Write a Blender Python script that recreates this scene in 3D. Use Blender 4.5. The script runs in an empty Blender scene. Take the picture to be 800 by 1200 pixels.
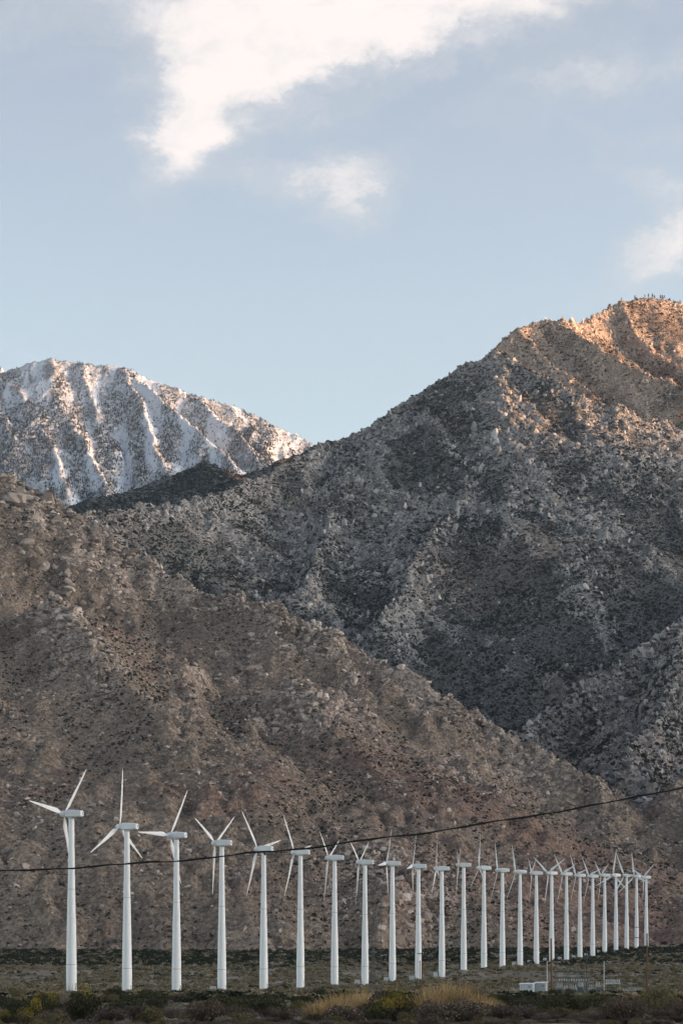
import bpy, bmesh, math, random
import numpy as np
from mathutils import Vector, Matrix, Euler
R = math.radians
sc = bpy.context.scene
C = sc.collection
rng = np.random.default_rng(7)
random.seed(7)

# ------------------------------------------------------------------ camera
F, CX, HY, CAMZ = 3333.3, 400.0, 1150.0, 1.7      # photo pixels: focal length, centre column, horizon row
cam = bpy.data.cameras.new('camera'); cam_o = bpy.data.objects.new('camera', cam); C.objects.link(cam_o)
cam.sensor_fit = 'VERTICAL'; cam.sensor_height = 36; cam.lens = 100
cam.shift_y = (HY - 600) / 1200
cam.clip_start = 0.5; cam.clip_end = 80000
cam_o.location = (0, 0, CAMZ); cam_o.rotation_euler = (R(90), 0, 0)
sc.camera = cam_o

# ------------------------------------------------------------------ sky, sun, exposure
SUN_AZ, SUN_EL = 92.0, 4.5         # azimuth from +Y (view direction) towards +X (right)
SKY_STRENGTH = 0.11
sc.view_settings.view_transform = 'Standard'; sc.view_settings.look = 'None'
sc.view_settings.exposure = 1.12; sc.view_settings.gamma = 1.0
sc.view_settings.use_curve_mapping = False

class NT:
    """tiny node-tree writer"""
    def __init__(s, tree): s.t = tree
    def n(s, typ, inp=None, **kw):
        nd = s.t.nodes.new(typ)
        for k, v in kw.items(): setattr(nd, k, v)
        for k, v in (inp or {}).items():
            if isinstance(v, bpy.types.NodeSocket): s.t.links.new(v, nd.inputs[k])
            else: nd.inputs[k].default_value = v
        return nd
    def m(s, op, a, b=0.0, c=None, clamp=False):
        d = {0: a, 1: b}
        if c is not None: d[2] = c
        nd = s.n('ShaderNodeMath', d, operation=op); nd.use_clamp = clamp
        return nd.outputs[0]
    def mix(s, fac, a, b, blend='MIX'):
        nd = s.n('ShaderNodeMix', {0: fac, 6: a, 7: b}, data_type='RGBA', blend_type=blend)
        return nd.outputs[2]
    def noise(s, vec, scale, detail=4, rough=.55, dist=0.0):
        return s.n('ShaderNodeTexNoise', {'Vector': vec, 'Scale': scale, 'Detail': detail, 'Roughness': rough, 'Distortion': dist}).outputs[0]
    def ramp(s, fac, stops):
        nd = s.n('ShaderNodeValToRGB', {0: fac}); cr = nd.color_ramp
        while len(cr.elements) < len(stops): cr.elements.new(.5)
        for e, (p, c) in zip(cr.elements, stops):
            e.position = p; e.color = (*c, 1) if len(c) == 3 else c
        return nd.outputs[0]
    def sstep(s, v, a, b):
        nd = s.n('ShaderNodeMapRange', {0: v, 1: a, 2: b, 3: 0.0, 4: 1.0}, interpolation_type='SMOOTHSTEP')
        return nd.outputs[0]

w = bpy.data.worlds.new('World'); sc.world = w; w.use_nodes = True
wt = w.node_tree; wt.nodes.clear(); W = NT(wt)
sky = W.n('ShaderNodeTexSky', sky_type='NISHITA', sun_disc=False, sun_elevation=R(SUN_EL), sun_rotation=R(SUN_AZ), altitude=200, air_density=1.0, dust_density=.7, ozone_density=1.7)
tc = W.n('ShaderNodeTexCoord').outputs['Generated']
sep = W.n('ShaderNodeSeparateXYZ', {0: tc})
dx, dy, dz = sep.outputs
az = W.m('ARCTAN2', dx, dy); el = W.m('ARCSINE', dz)
def px_dir(px, py):
    v = Vector(((px - CX) / F, 1, (HY - py) / F)).normalized()
    return math.atan2(v.x, v.y), math.asin(v.z)
# wisp-like warp so that the clouds' edges are torn
wv = W.n('ShaderNodeCombineXYZ', {0: W.m('MULTIPLY', az, 1.0), 1: W.m('MULTIPLY', el, 1.5), 2: 0.3}).outputs[0]
n1 = W.n('ShaderNodeTexNoise', {'Vector': wv, 'Scale': 24.0, 'Detail': 9, 'Roughness': .68}).outputs[1]
ns = W.n('ShaderNodeSeparateColor', {0: n1})
azw = W.m('ADD', az, W.m('MULTIPLY', W.m('SUBTRACT', ns.outputs[0], .5), .05))
elw = W.m('ADD', el, W.m('MULTIPLY', W.m('SUBTRACT', ns.outputs[1], .5), .035))
dens = None
# centre in photo pixels, radii in pixels, tilt, weight
for (px, py, rx, ry, rot, wt_) in [(465, 8, 300, 58, 8, 1.45), (300, 78, 150, 62, 24, 1.45), (203, 172, 66, 40, 52, 1.35), (400, 218, 42, 54, -50, 1.45), (290, 206, 90, 18, 8, .5),
                                   (735, 85, 130, 18, 4, .42), (775, 215, 80, 16, -4, .55), (790, 282, 96, 44, 28, 1.45), (780, 160, 110, 50, 0, .34), (600, 110, 160, 60, 10, .22),
                                   (420, -110, 420, 110, 6, 1.3), (-260, 60, 200, 60, 10, .7), (1050, 90, 240, 60, -6, .8)]:
    a0, e0 = px_dir(px, py); k = 1 / F
    da = W.m('SUBTRACT', azw, a0); de = W.m('SUBTRACT', elw, e0)
    c_, s_ = math.cos(R(rot)), math.sin(R(rot))
    u = W.m('ADD', W.m('MULTIPLY', da, c_ / (rx * k)), W.m('MULTIPLY', de, s_ / (rx * k)))
    v = W.m('ADD', W.m('MULTIPLY', da, -s_ / (ry * k)), W.m('MULTIPLY', de, c_ / (ry * k)))
    r2 = W.m('ADD', W.m('MULTIPLY', u, u), W.m('MULTIPLY', v, v))
    g = W.m('MULTIPLY', W.m('EXPONENT', W.m('MULTIPLY', r2, -1.1)), wt_)
    dens = g if dens is None else W.m('ADD', dens, g)
# the rest of the sky: thin scattered cloud on a high layer
zc = W.m('MAXIMUM', dz, .08)
pl = W.n('ShaderNodeCombineXYZ', {0: W.m('DIVIDE', dx, zc), 1: W.m('DIVIDE', dy, zc), 2: 0.0}).outputs[0]
hi = W.sstep(W.noise(pl, .55, 7, .6, .6), .56, .82)
dens = W.m('ADD', dens, W.m('MULTIPLY', hi, W.sstep(el, .36, .6)))
fine = W.noise(W.n('ShaderNodeCombineXYZ', {0: W.m('MULTIPLY', azw, .8), 1: W.m('ADD', W.m('MULTIPLY', elw, 1.5), W.m('MULTIPLY', az, -.35)), 2: .7}).outputs[0], 26, 10, .62, .8)
mask = W.sstep(W.m('ADD', dens, W.m('MULTIPLY', W.m('SUBTRACT', fine, .5), 1.75)), .06, 1.75)
mask = W.m('MULTIPLY', mask, .96)
ccol = W.mix(W.sstep(W.m('ADD', mask, W.m('MULTIPLY', W.m('SUBTRACT', W.noise(wv, 60, 8, .6, .4), .5), 1.3)), .2, 1.05), (2.7, 2.8, 2.9, 1), (4.25, 3.93, 3.78, 1))
hs = W.n('ShaderNodeHueSaturation', {'Hue': .5, 'Saturation': .42, 'Value': 1.0, 'Fac': 1.0, 'Color': W.n('ShaderNodeGamma', {0: sky.outputs[0], 1: 2.0}).outputs[0]}).outputs[0]
hs = W.mix(1.0, hs, (.972, 1.0, 1.03, 1), 'MULTIPLY')
fin = W.mix(mask, hs, ccol)
w.cycles.sampling_method = 'MANUAL'; w.cycles.sample_map_resolution = 512
bg = W.n('ShaderNodeBackground', {0: fin, 1: SKY_STRENGTH})
wo = W.n('ShaderNodeOutputWorld', {0: bg.outputs[0]})

sl = bpy.data.lights.new('sun', 'SUN'); sl.energy = 5.0; sl.angle = R(.6); sl.color = (1, .46, .15)
so = bpy.data.objects.new('sun', sl); C.objects.link(so)
sdir = Vector((math.cos(R(SUN_EL)) * math.sin(R(SUN_AZ)), math.cos(R(SUN_EL)) * math.cos(R(SUN_AZ)), math.sin(R(SUN_EL))))
so.rotation_euler = sdir.to_track_quat('Z', 'Y').to_euler(); so.location = (900, 0, 600)

sc.cycles.use_denoising = True
sc.cycles.max_bounces = 4; sc.cycles.diffuse_bounces = 2; sc.cycles.volume_bounces = 1
sc.cycles.use_light_tree = False

# ------------------------------------------------------------------ helpers
def tag(o, label=None, cat=None, group=None, kind=None):
    if label: o['label'] = label
    if cat: o['category'] = cat
    if group: o['group'] = group
    if kind: o['kind'] = kind
    return o
def link(o, parent=None):
    C.objects.link(o)
    if parent: o.parent = parent
    return o
def empty(name, loc=(0, 0, 0), rz=0.0):
    o = bpy.data.objects.new(name, None); o.empty_display_size = 1
    o.location = loc; o.rotation_euler = (0, 0, rz); return link(o)
def mesh_np(name, V, Fc, mat=None, smooth=False):
    me = bpy.data.meshes.new(name)
    V = np.asarray(V, dtype=np.float32); Fc = np.asarray(Fc, dtype=np.int32)
    me.vertices.add(len(V)); me.vertices.foreach_set('co', V.ravel())
    k = Fc.shape[1]; nl = Fc.size
    me.loops.add(nl); me.loops.foreach_set('vertex_index', Fc.ravel())
    me.polygons.add(len(Fc))
    me.polygons.foreach_set('loop_start', np.arange(0, nl, k, dtype=np.int32))
    if smooth: me.polygons.foreach_set('use_smooth', np.ones(len(Fc), dtype=bool))
    me.update(calc_edges=True)
    if mat: me.materials.append(mat)
    return me
def fattr(me, name, arr):
    a = me.attributes.new(name, 'FLOAT', 'POINT'); a.data.foreach_set('value', np.asarray(arr, dtype=np.float32).ravel())
def obj(name, me, parent=None, loc=None):
    o = bpy.data.objects.new(name, me)
    if loc is not None: o.location = loc
    return link(o, parent)
def smoothstep(a, b, x):
    t = np.clip((x - a) / (b - a), 0, 1); return t * t * (3 - 2 * t)

# ---- noise (numpy)
_perm = np.random.default_rng(11).permutation(1024).astype(np.int64)
def _h(ix, iy): return _perm[(ix + _perm[iy & 1023]) & 1023]
def perlin(x, y):
    ix = np.floor(x).astype(np.int64); iy = np.floor(y).astype(np.int64)
    fx = x - ix; fy = y - iy
    u = fx * fx * fx * (fx * (fx * 6 - 15) + 10); v = fy * fy * fy * (fy * (fy * 6 - 15) + 10)
    def g(i, j, a, b):
        th = _h(i, j) * (2 * np.pi / 1024); return np.cos(th) * a + np.sin(th) * b
    n00 = g(ix, iy, fx, fy); n10 = g(ix + 1, iy, fx - 1, fy)
    n01 = g(ix, iy + 1, fx, fy - 1); n11 = g(ix + 1, iy + 1, fx - 1, fy - 1)
    return 1.5 * ((n00 * (1 - u) + n10 * u) * (1 - v) + (n01 * (1 - u) + n11 * u) * v)
def fbm(x, y, o=4, g=.5):
    s = 0; a = 1.0; t = 0
    for i in range(o):
        s = s + a * perlin(x + 17.3 * i, y - 9.1 * i); t += a; a *= g; x = x * 2.03; y = y * 2.03
    return s / t
def ridged(x, y, o=4, g=.5):
    s = 0; a = 1.0; t = 0
    for i in range(o):
        s = s + a * (1 - np.abs(perlin(x + 31.7 * i, y + 5.9 * i)) * 1.6); t += a; a *= g; x = x * 2.07; y = y * 2.07
    return s / t
def worley(x, y):
    """distance to nearest feature point and the cell's random value"""
    ix = np.floor(x).astype(np.int64); iy = np.floor(y).astype(np.int64)
    best = np.full(x.shape, 9.0); d2 = np.full(x.shape, 9.0); val = np.zeros(x.shape)
    for a in (-1, 0, 1):
        for b in (-1, 0, 1):
            i = ix + a; j = iy + b; h = _h(i, j)
            px = i + (h & 31) / 31.0; py = j + ((h >> 5) & 31) / 31.0
            d = (px - x) ** 2 + (py - y) ** 2
            m = d < best
            d2 = np.where(m, best, np.minimum(d2, d)); val = np.where(m, h / 1024.0, val); best = np.where(m, d, best)
    return np.sqrt(best), np.sqrt(d2), val

def world(px, py, Y): return np.array([(px - CX) / F * Y, Y, CAMZ + (HY - py) / F * Y])

# ------------------------------------------------------------------ ground profile
TY = [873 + 55.7 * k for k in range(25)]
TBY = [1163.5, 1166, 1165, 1164, 1162, 1158, 1157, 1155.5, 1151, 1148.5, 1146, 1137, 1136, 1134.6, 1132.6, 1130.5, 1127, 1125, 1123.6, 1121.7, 1118, 1115.3, 1113.3, 1112, 1111]
TX = [84, 149, 207, 260, 309, 352, 392, 427.5, 459.7, 490, 517.5, 543, 566.7, 588.3, 609, 628, 646, 663.3, 679, 694, 708, 721.2, 733.7, 745.3, 756.6]
GYs = [-60000, 0, 113, 300, 600] + TY + [2400, 2600, 3000, 4000, 60000]
GZs = [0, 0, 0, -.5, -1.2] + [CAMZ + (HY - b) / F * y for b, y in zip(TBY, TY)] + [40, 54, 80, 100, 120]
_yy = np.arange(-60, 4000, 10.0); _zz = np.interp(_yy, GYs, GZs)
_k = np.hanning(15); _k /= _k.sum(); _zz = np.convolve(np.pad(_zz, 7, 'edge'), _k, 'valid')
def ground_z(x, y):
    z = np.interp(y, _yy, _zz)
    near = smoothstep(60, 500, y)
    z = z + .35 * fbm(x / 40., y / 60., 4) * (1 - .6 * near) + 1.0 * near * fbm(x / 190., y / 190., 3) * smoothstep(20000, 3000, y)
    return z

# ------------------------------------------------------------------ materials
def mat_new(name):
    m = bpy.data.materials.new(name); m.use_nodes = True
    t = m.node_tree; t.nodes.clear(); N = NT(t)
    b = N.n('ShaderNodeBsdfPrincipled', {'Roughness': .9}); b.inputs['Specular IOR Level'].default_value = .2
    N.n('ShaderNodeOutputMaterial', {0: b.outputs[0]})
    return m, N, b
def set_col(N, b, sock): N.t.links.new(sock, b.inputs['Base Color'])
def bump(N, b, h, strength, dist):
    bp = N.n('ShaderNodeBump', {'Height': h, 'Strength': strength, 'Distance': dist}); N.t.links.new(bp.outputs[0], b.inputs['Normal'])
def simple(name, col, rough=.6, metal=0.0, var=.12, scale=2.0, spec=.35):
    m, N, b = mat_new(name)
    p = N.n('ShaderNodeTexCoord').outputs['Object']
    n = N.noise(p, scale, 5, .6)
    k = N.m('ADD', N.m('MULTIPLY', N.m('SUBTRACT', n, .5), 2 * var), 1.0)
    r = N.n('ShaderNodeObjectInfo').outputs['Random']
    k = N.m('MULTIPLY', k, N.m('ADD', N.m('MULTIPLY', N.m('SUBTRACT', r, .5), var), 1.0))
    c = N.n('ShaderNodeVectorMath', {0: (*col,), 3: k}, operation='SCALE').outputs[0]
    set_col(N, b, c); b.inputs['Roughness'].default_value = rough; b.inputs['Metallic'].default_value = metal
    b.inputs['Specular IOR Level'].default_value = spec
    return m

def mountain_mat(name, cols, veg, veg_amt, scale, attr_tint=None):
    """cols: soil dark, soil light, rock; veg: shrub colour speckle"""
    m, N, b = mat_new(name)
    p = N.n('ShaderNodeNewGeometry').outputs['Position']
    big = N.noise(p, .004 * scale, 5, .6); mid = N.noise(p, .03 * scale, 6, .65); fine = N.noise(p, .16 * scale, 5, .7)
    soil = N.mix(N.sstep(N.m('ADD', N.m('MULTIPLY', big, .6), N.m('MULTIPLY', mid, .4)), .36, .64), (*cols[0], 1), (*cols[1], 1))
    oc = N.n('ShaderNodeAttribute', attribute_name='outcrop').outputs['Fac']
    rocky = N.sstep(N.m('ADD', N.m('MULTIPLY', oc, .8), N.m('MULTIPLY', N.m('SUBTRACT', fine, .5), 1.1)), .34, .62)
    rock = N.mix(mid, (*[c * .72 for c in cols[2]], 1), (*[min(1, c * 1.25) for c in cols[2]], 1))
    col = N.mix(rocky, soil, rock)
    rd = N.n('ShaderNodeAttribute', attribute_name='tint').outputs['Fac']
    col = N.mix(rd, col, (*(attr_tint or cols[1]), 1))
    vv = N.n('ShaderNodeTexVoronoi', {'Vector': p, 'Scale': .14 * scale, 'Randomness': 1.0}, feature='F1').outputs[0]
    vm = N.m('MULTIPLY', N.sstep(vv, .42, .22), N.sstep(N.m('ADD', mid, N.m('MULTIPLY', big, .5)), .62, .80))
    col = N.mix(N.m('MULTIPLY', vm, veg_amt), col, (*veg, 1))
    k = N.m('ADD', N.m('MULTIPLY', N.sstep(fine, .30, .70), .95), .5)
    col = N.n('ShaderNodeVectorMath', {0: col, 3: k}, operation='SCALE').outputs[0]
    set_col(N, b, col)
    vr = N.n('ShaderNodeTexVoronoi', {'Vector': p, 'Scale': .22 * scale}, feature='F1').outputs[0]
    bump(N, b, N.m('ADD', fine, N.m('MULTIPLY', vr, -.9)), .9, 3.5 / scale)
    b.inputs['Roughness'].default_value = .95
    return m

def rock_mat(name, a, bcol, c):
    m, N, b = mat_new(name)
    r = N.n('ShaderNodeObjectInfo').outputs['Random']
    col = N.ramp(r, [(0, a), (.45, bcol), (.8, c), (1, tuple(min(1, v * 1.35) for v in c))])
    p = N.n('ShaderNodeNewGeometry').outputs['Position']
    n = N.noise(p, .5, 5, .65)
    col = N.n('ShaderNodeVectorMath', {0: col, 3: N.m('ADD', N.m('MULTIPLY', n, .9), .55)}, operation='SCALE').outputs[0]
    set_col(N, b, col); bump(N, b, n, .6, .5)
    return m
def leaf_mat(name, stops, trans=.0):
    m, N, b = mat_new(name)
    r = N.n('ShaderNodeObjectInfo').outputs['Random']
    g = N.n('ShaderNodeNewGeometry').outputs['Random Per Island']
    f = N.m('ADD', N.m('MULTIPLY', r, .45), N.m('MULTIPLY', g, .55))
    set_col(N, b, N.ramp(f, stops)); b.inputs['Roughness'].default_value = .85
    return m

M = {}
M['hill'] = mountain_mat('hill_soil', [(.185, .142, .110), (.32, .248, .188), (.41, .33, .27)], (.045, .045, .032), .25, 1.5, (.25, .150, .112))
M['mountain'] = mountain_mat('mountain_rock', [(.095, .094, .092), (.175, .166, .155), (.31, .295, .278)], (.030, .036, .032), .4, 1.2, (.27, .205, .165))
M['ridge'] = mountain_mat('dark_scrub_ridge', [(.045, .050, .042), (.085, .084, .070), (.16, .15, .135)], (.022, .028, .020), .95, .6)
M['summit'] = mountain_mat('summit_rock', [(.15, .115, .09), (.28, .21, .155), (.42, .33, .26)], (.040, .038, .030), .3, 1.2, (.33, .23, .165))  # warmer than the front mountain: orange evening sunlight put into the rock colour
M['rock_summit_sun_tinted'] = rock_mat('summit_boulder_sun_tinted', (.13, .10, .08), (.33, .25, .19), (.52, .42, .34))  # boulders share the sunlight tint painted into the summit
M['far'] = mountain_mat('shade_massif_rock', [(.085, .082, .078), (.145, .132, .120), (.27, .25, .23)], (.028, .034, .030), .8, .2)
M['rock_hill'] = rock_mat('hill_boulder', (.09, .069, .055), (.27, .215, .176), (.45, .38, .325))
M['rock_mtn'] = rock_mat('mountain_boulder', (.075, .075, .075), (.195, .187, .178), (.40, .375, .355))
M['shrub_far'] = leaf_mat('far_shrub', [(0, (.022, .026, .018)), (.5, (.040, .042, .028)), (1, (.075, .068, .046))])
M['shrub_dark'] = leaf_mat('dark_scrub', [(0, (.012, .016, .009)), (.5, (.024, .030, .015)), (1, (.050, .050, .026))])
M['conifer'] = leaf_mat('conifer_needles', [(0, (.018, .026, .022)), (.6, (.032, .042, .034)), (1, (.055, .060, .048))])

# snow
m, N, b = mat_new('snow_and_rock'); M['snow'] = m
p = N.n('ShaderNodeNewGeometry').outputs['Position']
sn = N.n('ShaderNodeAttribute', attribute_name='outcrop').outputs['Fac']
fine = N.noise(p, .075, 5, .75); mid = N.noise(p, .010, 5, .6)
f = N.sstep(N.m('ADD', N.m('ADD', sn, N.m('MULTIPLY', N.m('SUBTRACT', fine, .5), 1.9)), N.m('MULTIPLY', N.m('SUBTRACT', mid, .5), .9)), .34, .85)
rk = N.mix(fine, (.15, .155, .165, 1), (.31, .31, .315, 1))
set_col(N, b, N.mix(f, rk, (.60, .65, .72, 1))); bump(N, b, fine, .7, 8)

# desert floor
m, N, b = mat_new('desert_floor'); M['ground'] = m
p = N.n('ShaderNodeNewGeometry').outputs['Position']
sp = N.n('ShaderNodeMapping', {'Vector': p, 'Scale': (1, .35, 1)}).outputs[0]
a1 = N.noise(sp, .02, 6, .62); a2 = N.noise(p, .25, 6, .7); a3 = N.noise(p, 2.5, 5, .7)
col = N.mix(N.sstep(a1, .40, .62), (.16, .13, .092, 1), (.32, .265, .205, 1))
col = N.mix(N.sstep(a2, .50, .66), col, (.115, .108, .060, 1))
col = N.n('ShaderNodeVectorMath', {0: col, 3: N.m('ADD', N.m('MULTIPLY', a3, 1.0), .5)}, operation='SCALE').outputs[0]
set_col(N, b, col); bump(N, b, N.m('ADD', a3, a2), .6, .15)

# ------------------------------------------------------------------ terrain
def skeleton(x, y, polys, slope, soft, spur=None):
    """height of the mountain whose crest lines are given, highest crest wins (smooth max)"""
    acc = np.zeros(x.shape); dmin = np.full(x.shape, 1e9); top = np.full(x.shape, -1e9)
    a, bq, c = slope
    hs = []
    for k_, P in enumerate(polys):
        best = np.full(x.shape, -1e9); bd = np.full(x.shape, 1e9)
        a, bq, c = slope if k_ == 0 or spur is None else spur
        for p0, p1 in zip(P[:-1], P[1:]):
            ex, ey = p1[0] - p0[0], p1[1] - p0[1]; L2 = ex * ex + ey * ey + 1e-6
            t = np.clip(((x - p0[0]) * ex + (y - p0[1]) * ey) / L2, 0, 1)
            d = np.hypot(x - p0[0] - t * ex, y - p0[1] - t * ey)
            z = p0[2] + t * (p1[2] - p0[2]) - (a * d + bq * (1 - np.exp(-d / c)))
            m = z > best; best = np.where(m, z, best); bd = np.minimum(bd, d)
        hs.append(best); dmin = np.minimum(dmin, bd); top = np.maximum(top, best)
    for hh in hs: acc += np.exp(np.clip((hh - top) / soft, -40, 0))
    return top + soft * np.log(acc) * .8, dmin

class Terrain: pass
def make_terrain(name, polys, bounds, res, slope, soft, gully, rough, mat, attr_fn=None, warp=25, flat=True, spur=None):
    T = Terrain(); x0, x1, y0, y1 = bounds
    xs = np.arange(x0, x1 + res, res); ys = np.arange(y0, y1 + res, res)
    X, Y = np.meshgrid(xs, ys)
    polys = [[world(*p) for p in P] for P in polys]
    wx = warp * fbm(X / 230., Y / 230., 3); wy = warp * fbm(X / 230. + 40, Y / 230. - 17, 3)
    Z, D = skeleton(X + wx, Y + wy, polys, slope, soft, spur)
    ga, gw, gl, gs = gully           # amplitude, spacing across, length down, skew
    far = smoothstep(10, 160, D)
    G = ridged((X + gs * Y + 1.5 * wx + .3 * gw * fbm(X / 140. - 6, Y / 170., 3)) / gw, Y / gl, 4, .55)
    Z = Z + far * ga * (G - .62) * 2
    Z = Z + (.25 + .75 * far) * 14 * fbm(X / 130., Y / 130., 3) * rough
    oc_n = .25 * fbm(X / 170. + 3, Y / 260. - 8, 4, .6) + .6 * fbm(X / 40. + 3, Y / 55. - 8, 4, .6)
    OC = smoothstep(-.3, .5, oc_n + .7 * (G - .64) + .55 * (np.exp(-D / 70) - .3))
    W1, W2, WV = worley(X / 26. + .5 * fbm(X / 40., Y / 40., 2), Y / 34.)
    blocks = np.clip((W2 - W1) * 1.6, 0, 1) * (.4 + WV)
    Z = Z + rough * OC * (8.5 * blocks - 3)
    Z = Z + rough * (3.0 * fbm(X / 22., Y / 22., 3, .66) + .6 * res * np.random.default_rng(3).normal(0, .33, X.shape) * .6)
    T.tint = np.zeros(X.shape)
    if attr_fn: OC, T.tint, Z = attr_fn(X, Y, Z, OC, G, D)
    ny, nx = X.shape
    V = np.stack([X, Y, Z], -1).reshape(-1, 3)
    i = np.arange(nx * ny).reshape(ny, nx)
    Fc = np.stack([i[:-1, :-1], i[:-1, 1:], i[1:, 1:], i[1:, :-1]], -1).reshape(-1, 4)
    me = mesh_np(name, V, Fc, mat, smooth=not flat)
    fattr(me, 'outcrop', OC); fattr(me, 'tint', T.tint)
    T.o = obj(name, me); T.X, T.Y, T.Z, T.OC, T.G, T.D, T.res, T.b = X, Y, Z, OC, G, D, res, (x0, y0)
    return T
def samp(T, A, x, y):
    u = (np.asarray(x) - T.b[0]) / T.res; v = (np.asarray(y) - T.b[1]) / T.res
    ny, nx = A.shape
    i = np.clip(np.floor(u).astype(int), 0, nx - 2); j = np.clip(np.floor(v).astype(int), 0, ny - 2)
    fx = np.clip(u - i, 0, 1); fy = np.clip(v - j, 0, 1)
    return (A[j, i] * (1 - fx) + A[j, i + 1] * fx) * (1 - fy) + (A[j + 1, i] * (1 - fx) + A[j + 1, i + 1] * fx) * fy
def cast(T, px, py):
    """first point where the sight line through a photo pixel meets a terrain"""
    Yv = np.arange(T.b[1] + 2 * T.res, T.b[1] + (T.Z.shape[0] - 2) * T.res, T.res * .7)
    xv = (px - CX) / F * Yv; zv = CAMZ + (HY - py) / F * Yv
    hit = np.nonzero(samp(T, T.Z, xv, Yv) >= zv)[0]
    if len(hit) == 0: return None
    k = hit[0]; return Vector((xv[k], Yv[k], float(samp(T, T.Z, xv[k], Yv[k]))))
def in_view(x, y, z, mg=60):
    px = CX + F * x / y; py = HY - F * (z - CAMZ) / y
    return (px > -mg) & (px < 800 + mg) & (py > -mg) & (py < 1200 + mg)

def hill_attr(X, Y, Z, OC, G, D):
    n = fbm(X / 150. + 9, Y / 200., 4)
    px = CX + F * X / Y; py = HY - F * (Z - CAMZ) / Y
    red = smoothstep(.0, .45, n + .35 * smoothstep(-150, 250, X) * smoothstep(2900, 2500, Y) - .05)
    red = np.clip(red + 1.1 * np.exp(-(((X - 70) / 85) ** 2 + ((Y - 2560) / 150) ** 2)) * smoothstep(-.3, .2, n + .3), 0, 1)
    OC = OC * (.35 + .65 * smoothstep(2350, 2900, Y + 120 * n)) * (1 - .4 * smoothstep(0, 300, X))
    # crag of big rounded boulders low on the slope, behind the turbines
    Z = Z - 60 * smoothstep(2200, 1930, Y + 40 * n)
    OC = np.maximum(OC, np.exp(-(((X - 48) / 55) ** 2 + ((Y - 2250) / 90) ** 2)))
    return OC, red * .62, Z
def snow_attr(X, Y, Z, OC, G, D):
    sn = .56 + .7 * smoothstep(.36, .24, G) + .3 * fbm(X / 260., Y / 260., 3)
    return sn, 0 * X, Z
def mtn_attr(X, Y, Z, OC, G, D):
    tint = smoothstep(.05, .4, fbm(X / 260. - 4, Y / 300., 3)) * .35 + .7 * smoothstep(4950, 4600, Y) * smoothstep(-250, -420, X) + .45 * smoothstep(4000, 3600, Y) * smoothstep(100, 300, X)
    return np.clip(OC + .12, 0, 1), np.clip(tint, 0, .8), Z

hill = make_terrain('foothill', [
    [(-320, 470, 3450), (-160, 500, 3380), (-60, 530, 3340), (0, 556, 3300), (40, 577, 3280), (90, 612, 3240), (160, 652, 3190), (240, 690, 3120), (330, 720, 3050), (400, 748, 2990),
     (450, 776, 2950), (500, 802, 2920), (560, 846, 2880), (620, 872, 2840), (668, 893, 2800), (702, 918, 2760), (714, 952, 2700), (724, 1002, 2640), (738, 1078, 2560)],
    [(75, 700, 2900), (110, 770, 2700), (190, 830, 2520), (235, 930, 2340), (255, 1040, 2200)],
    [(-90, 700, 2850), (-40, 800, 2600), (0, 930, 2380), (10, 1060, 2170)],
    [(352, 796, 2830), (410, 860, 2640), (470, 940, 2460), (520, 1010, 2350), (560, 1085, 2260)],
    [(540, 888, 2740), (590, 955, 2590), (630, 1032, 2480), (668, 1088, 2420)]],
    (-640, 820, 1900, 3560), 2.5, (.62, 10, 60), 12, (20, 120, 460, .14), 1.4, M['hill'], hill_attr, 22, spur=(.43, 8, 60))
hill_r = make_terrain('right_foothill', [
    [(1120, 760, 3000), (900, 850, 2900), (840, 885, 2850), (800, 908, 2810), (772, 955, 2740), (762, 1002, 2670), (766, 1060, 2600)],
    [(840, 885, 2850), (850, 960, 2680), (850, 1040, 2560)]],
    (240, 1050, 2380, 3300), 3.2, (.75, 5, 60), 8, (8, 80, 300, .1), .85, M['hill'], hill_attr, 15)
mtn = make_terrain('rocky_mountain', [
    [(-60, 660, 4150), (40, 625, 4350), (105, 598, 4500), (150, 593, 4600), (200, 590, 4700), (240, 583, 4800), (300, 562, 5000), (345, 541, 5100), (385, 520, 5250), (420, 513, 5350), (450, 486, 5400), (500, 451, 5450), (545, 426, 5450), (578, 412, 5450),
     (640, 441, 5350), (670, 461, 5300), (720, 480, 5300), (760, 492, 5350), (800, 500, 5400), (900, 520, 5500), (1050, 560, 5600)],
    [(575, 418, 5440), (596, 475, 5260), (565, 540, 5060), (522, 605, 4800), (475, 685, 4500), (445, 735, 4300)],
    [(440, 500, 5370), (405, 570, 5050), (375, 640, 4700), (352, 690, 4450)],
    [(720, 482, 5300), (716, 560, 5020), (688, 650, 4680), (672, 720, 4420)],
    [(860, 515, 5440), (872, 600, 5020), (850, 690, 4600)],
    [(596, 480, 5250), (610, 560, 5000), (592, 640, 4720)],
    [(1020, 630, 4450), (880, 690, 4250), (800, 728, 4050), (720, 776, 3860), (650, 832, 3680), (590, 866, 3520)],
    [(800, 728, 4050), (780, 820, 3500), (735, 890, 3150)]],
    (-760, 1150, 3000, 5680), 4.2, (.60, 25, 60), 14, (21, 170, 480, .30), 1.35, M['mountain'], mtn_attr, 30)
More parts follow.
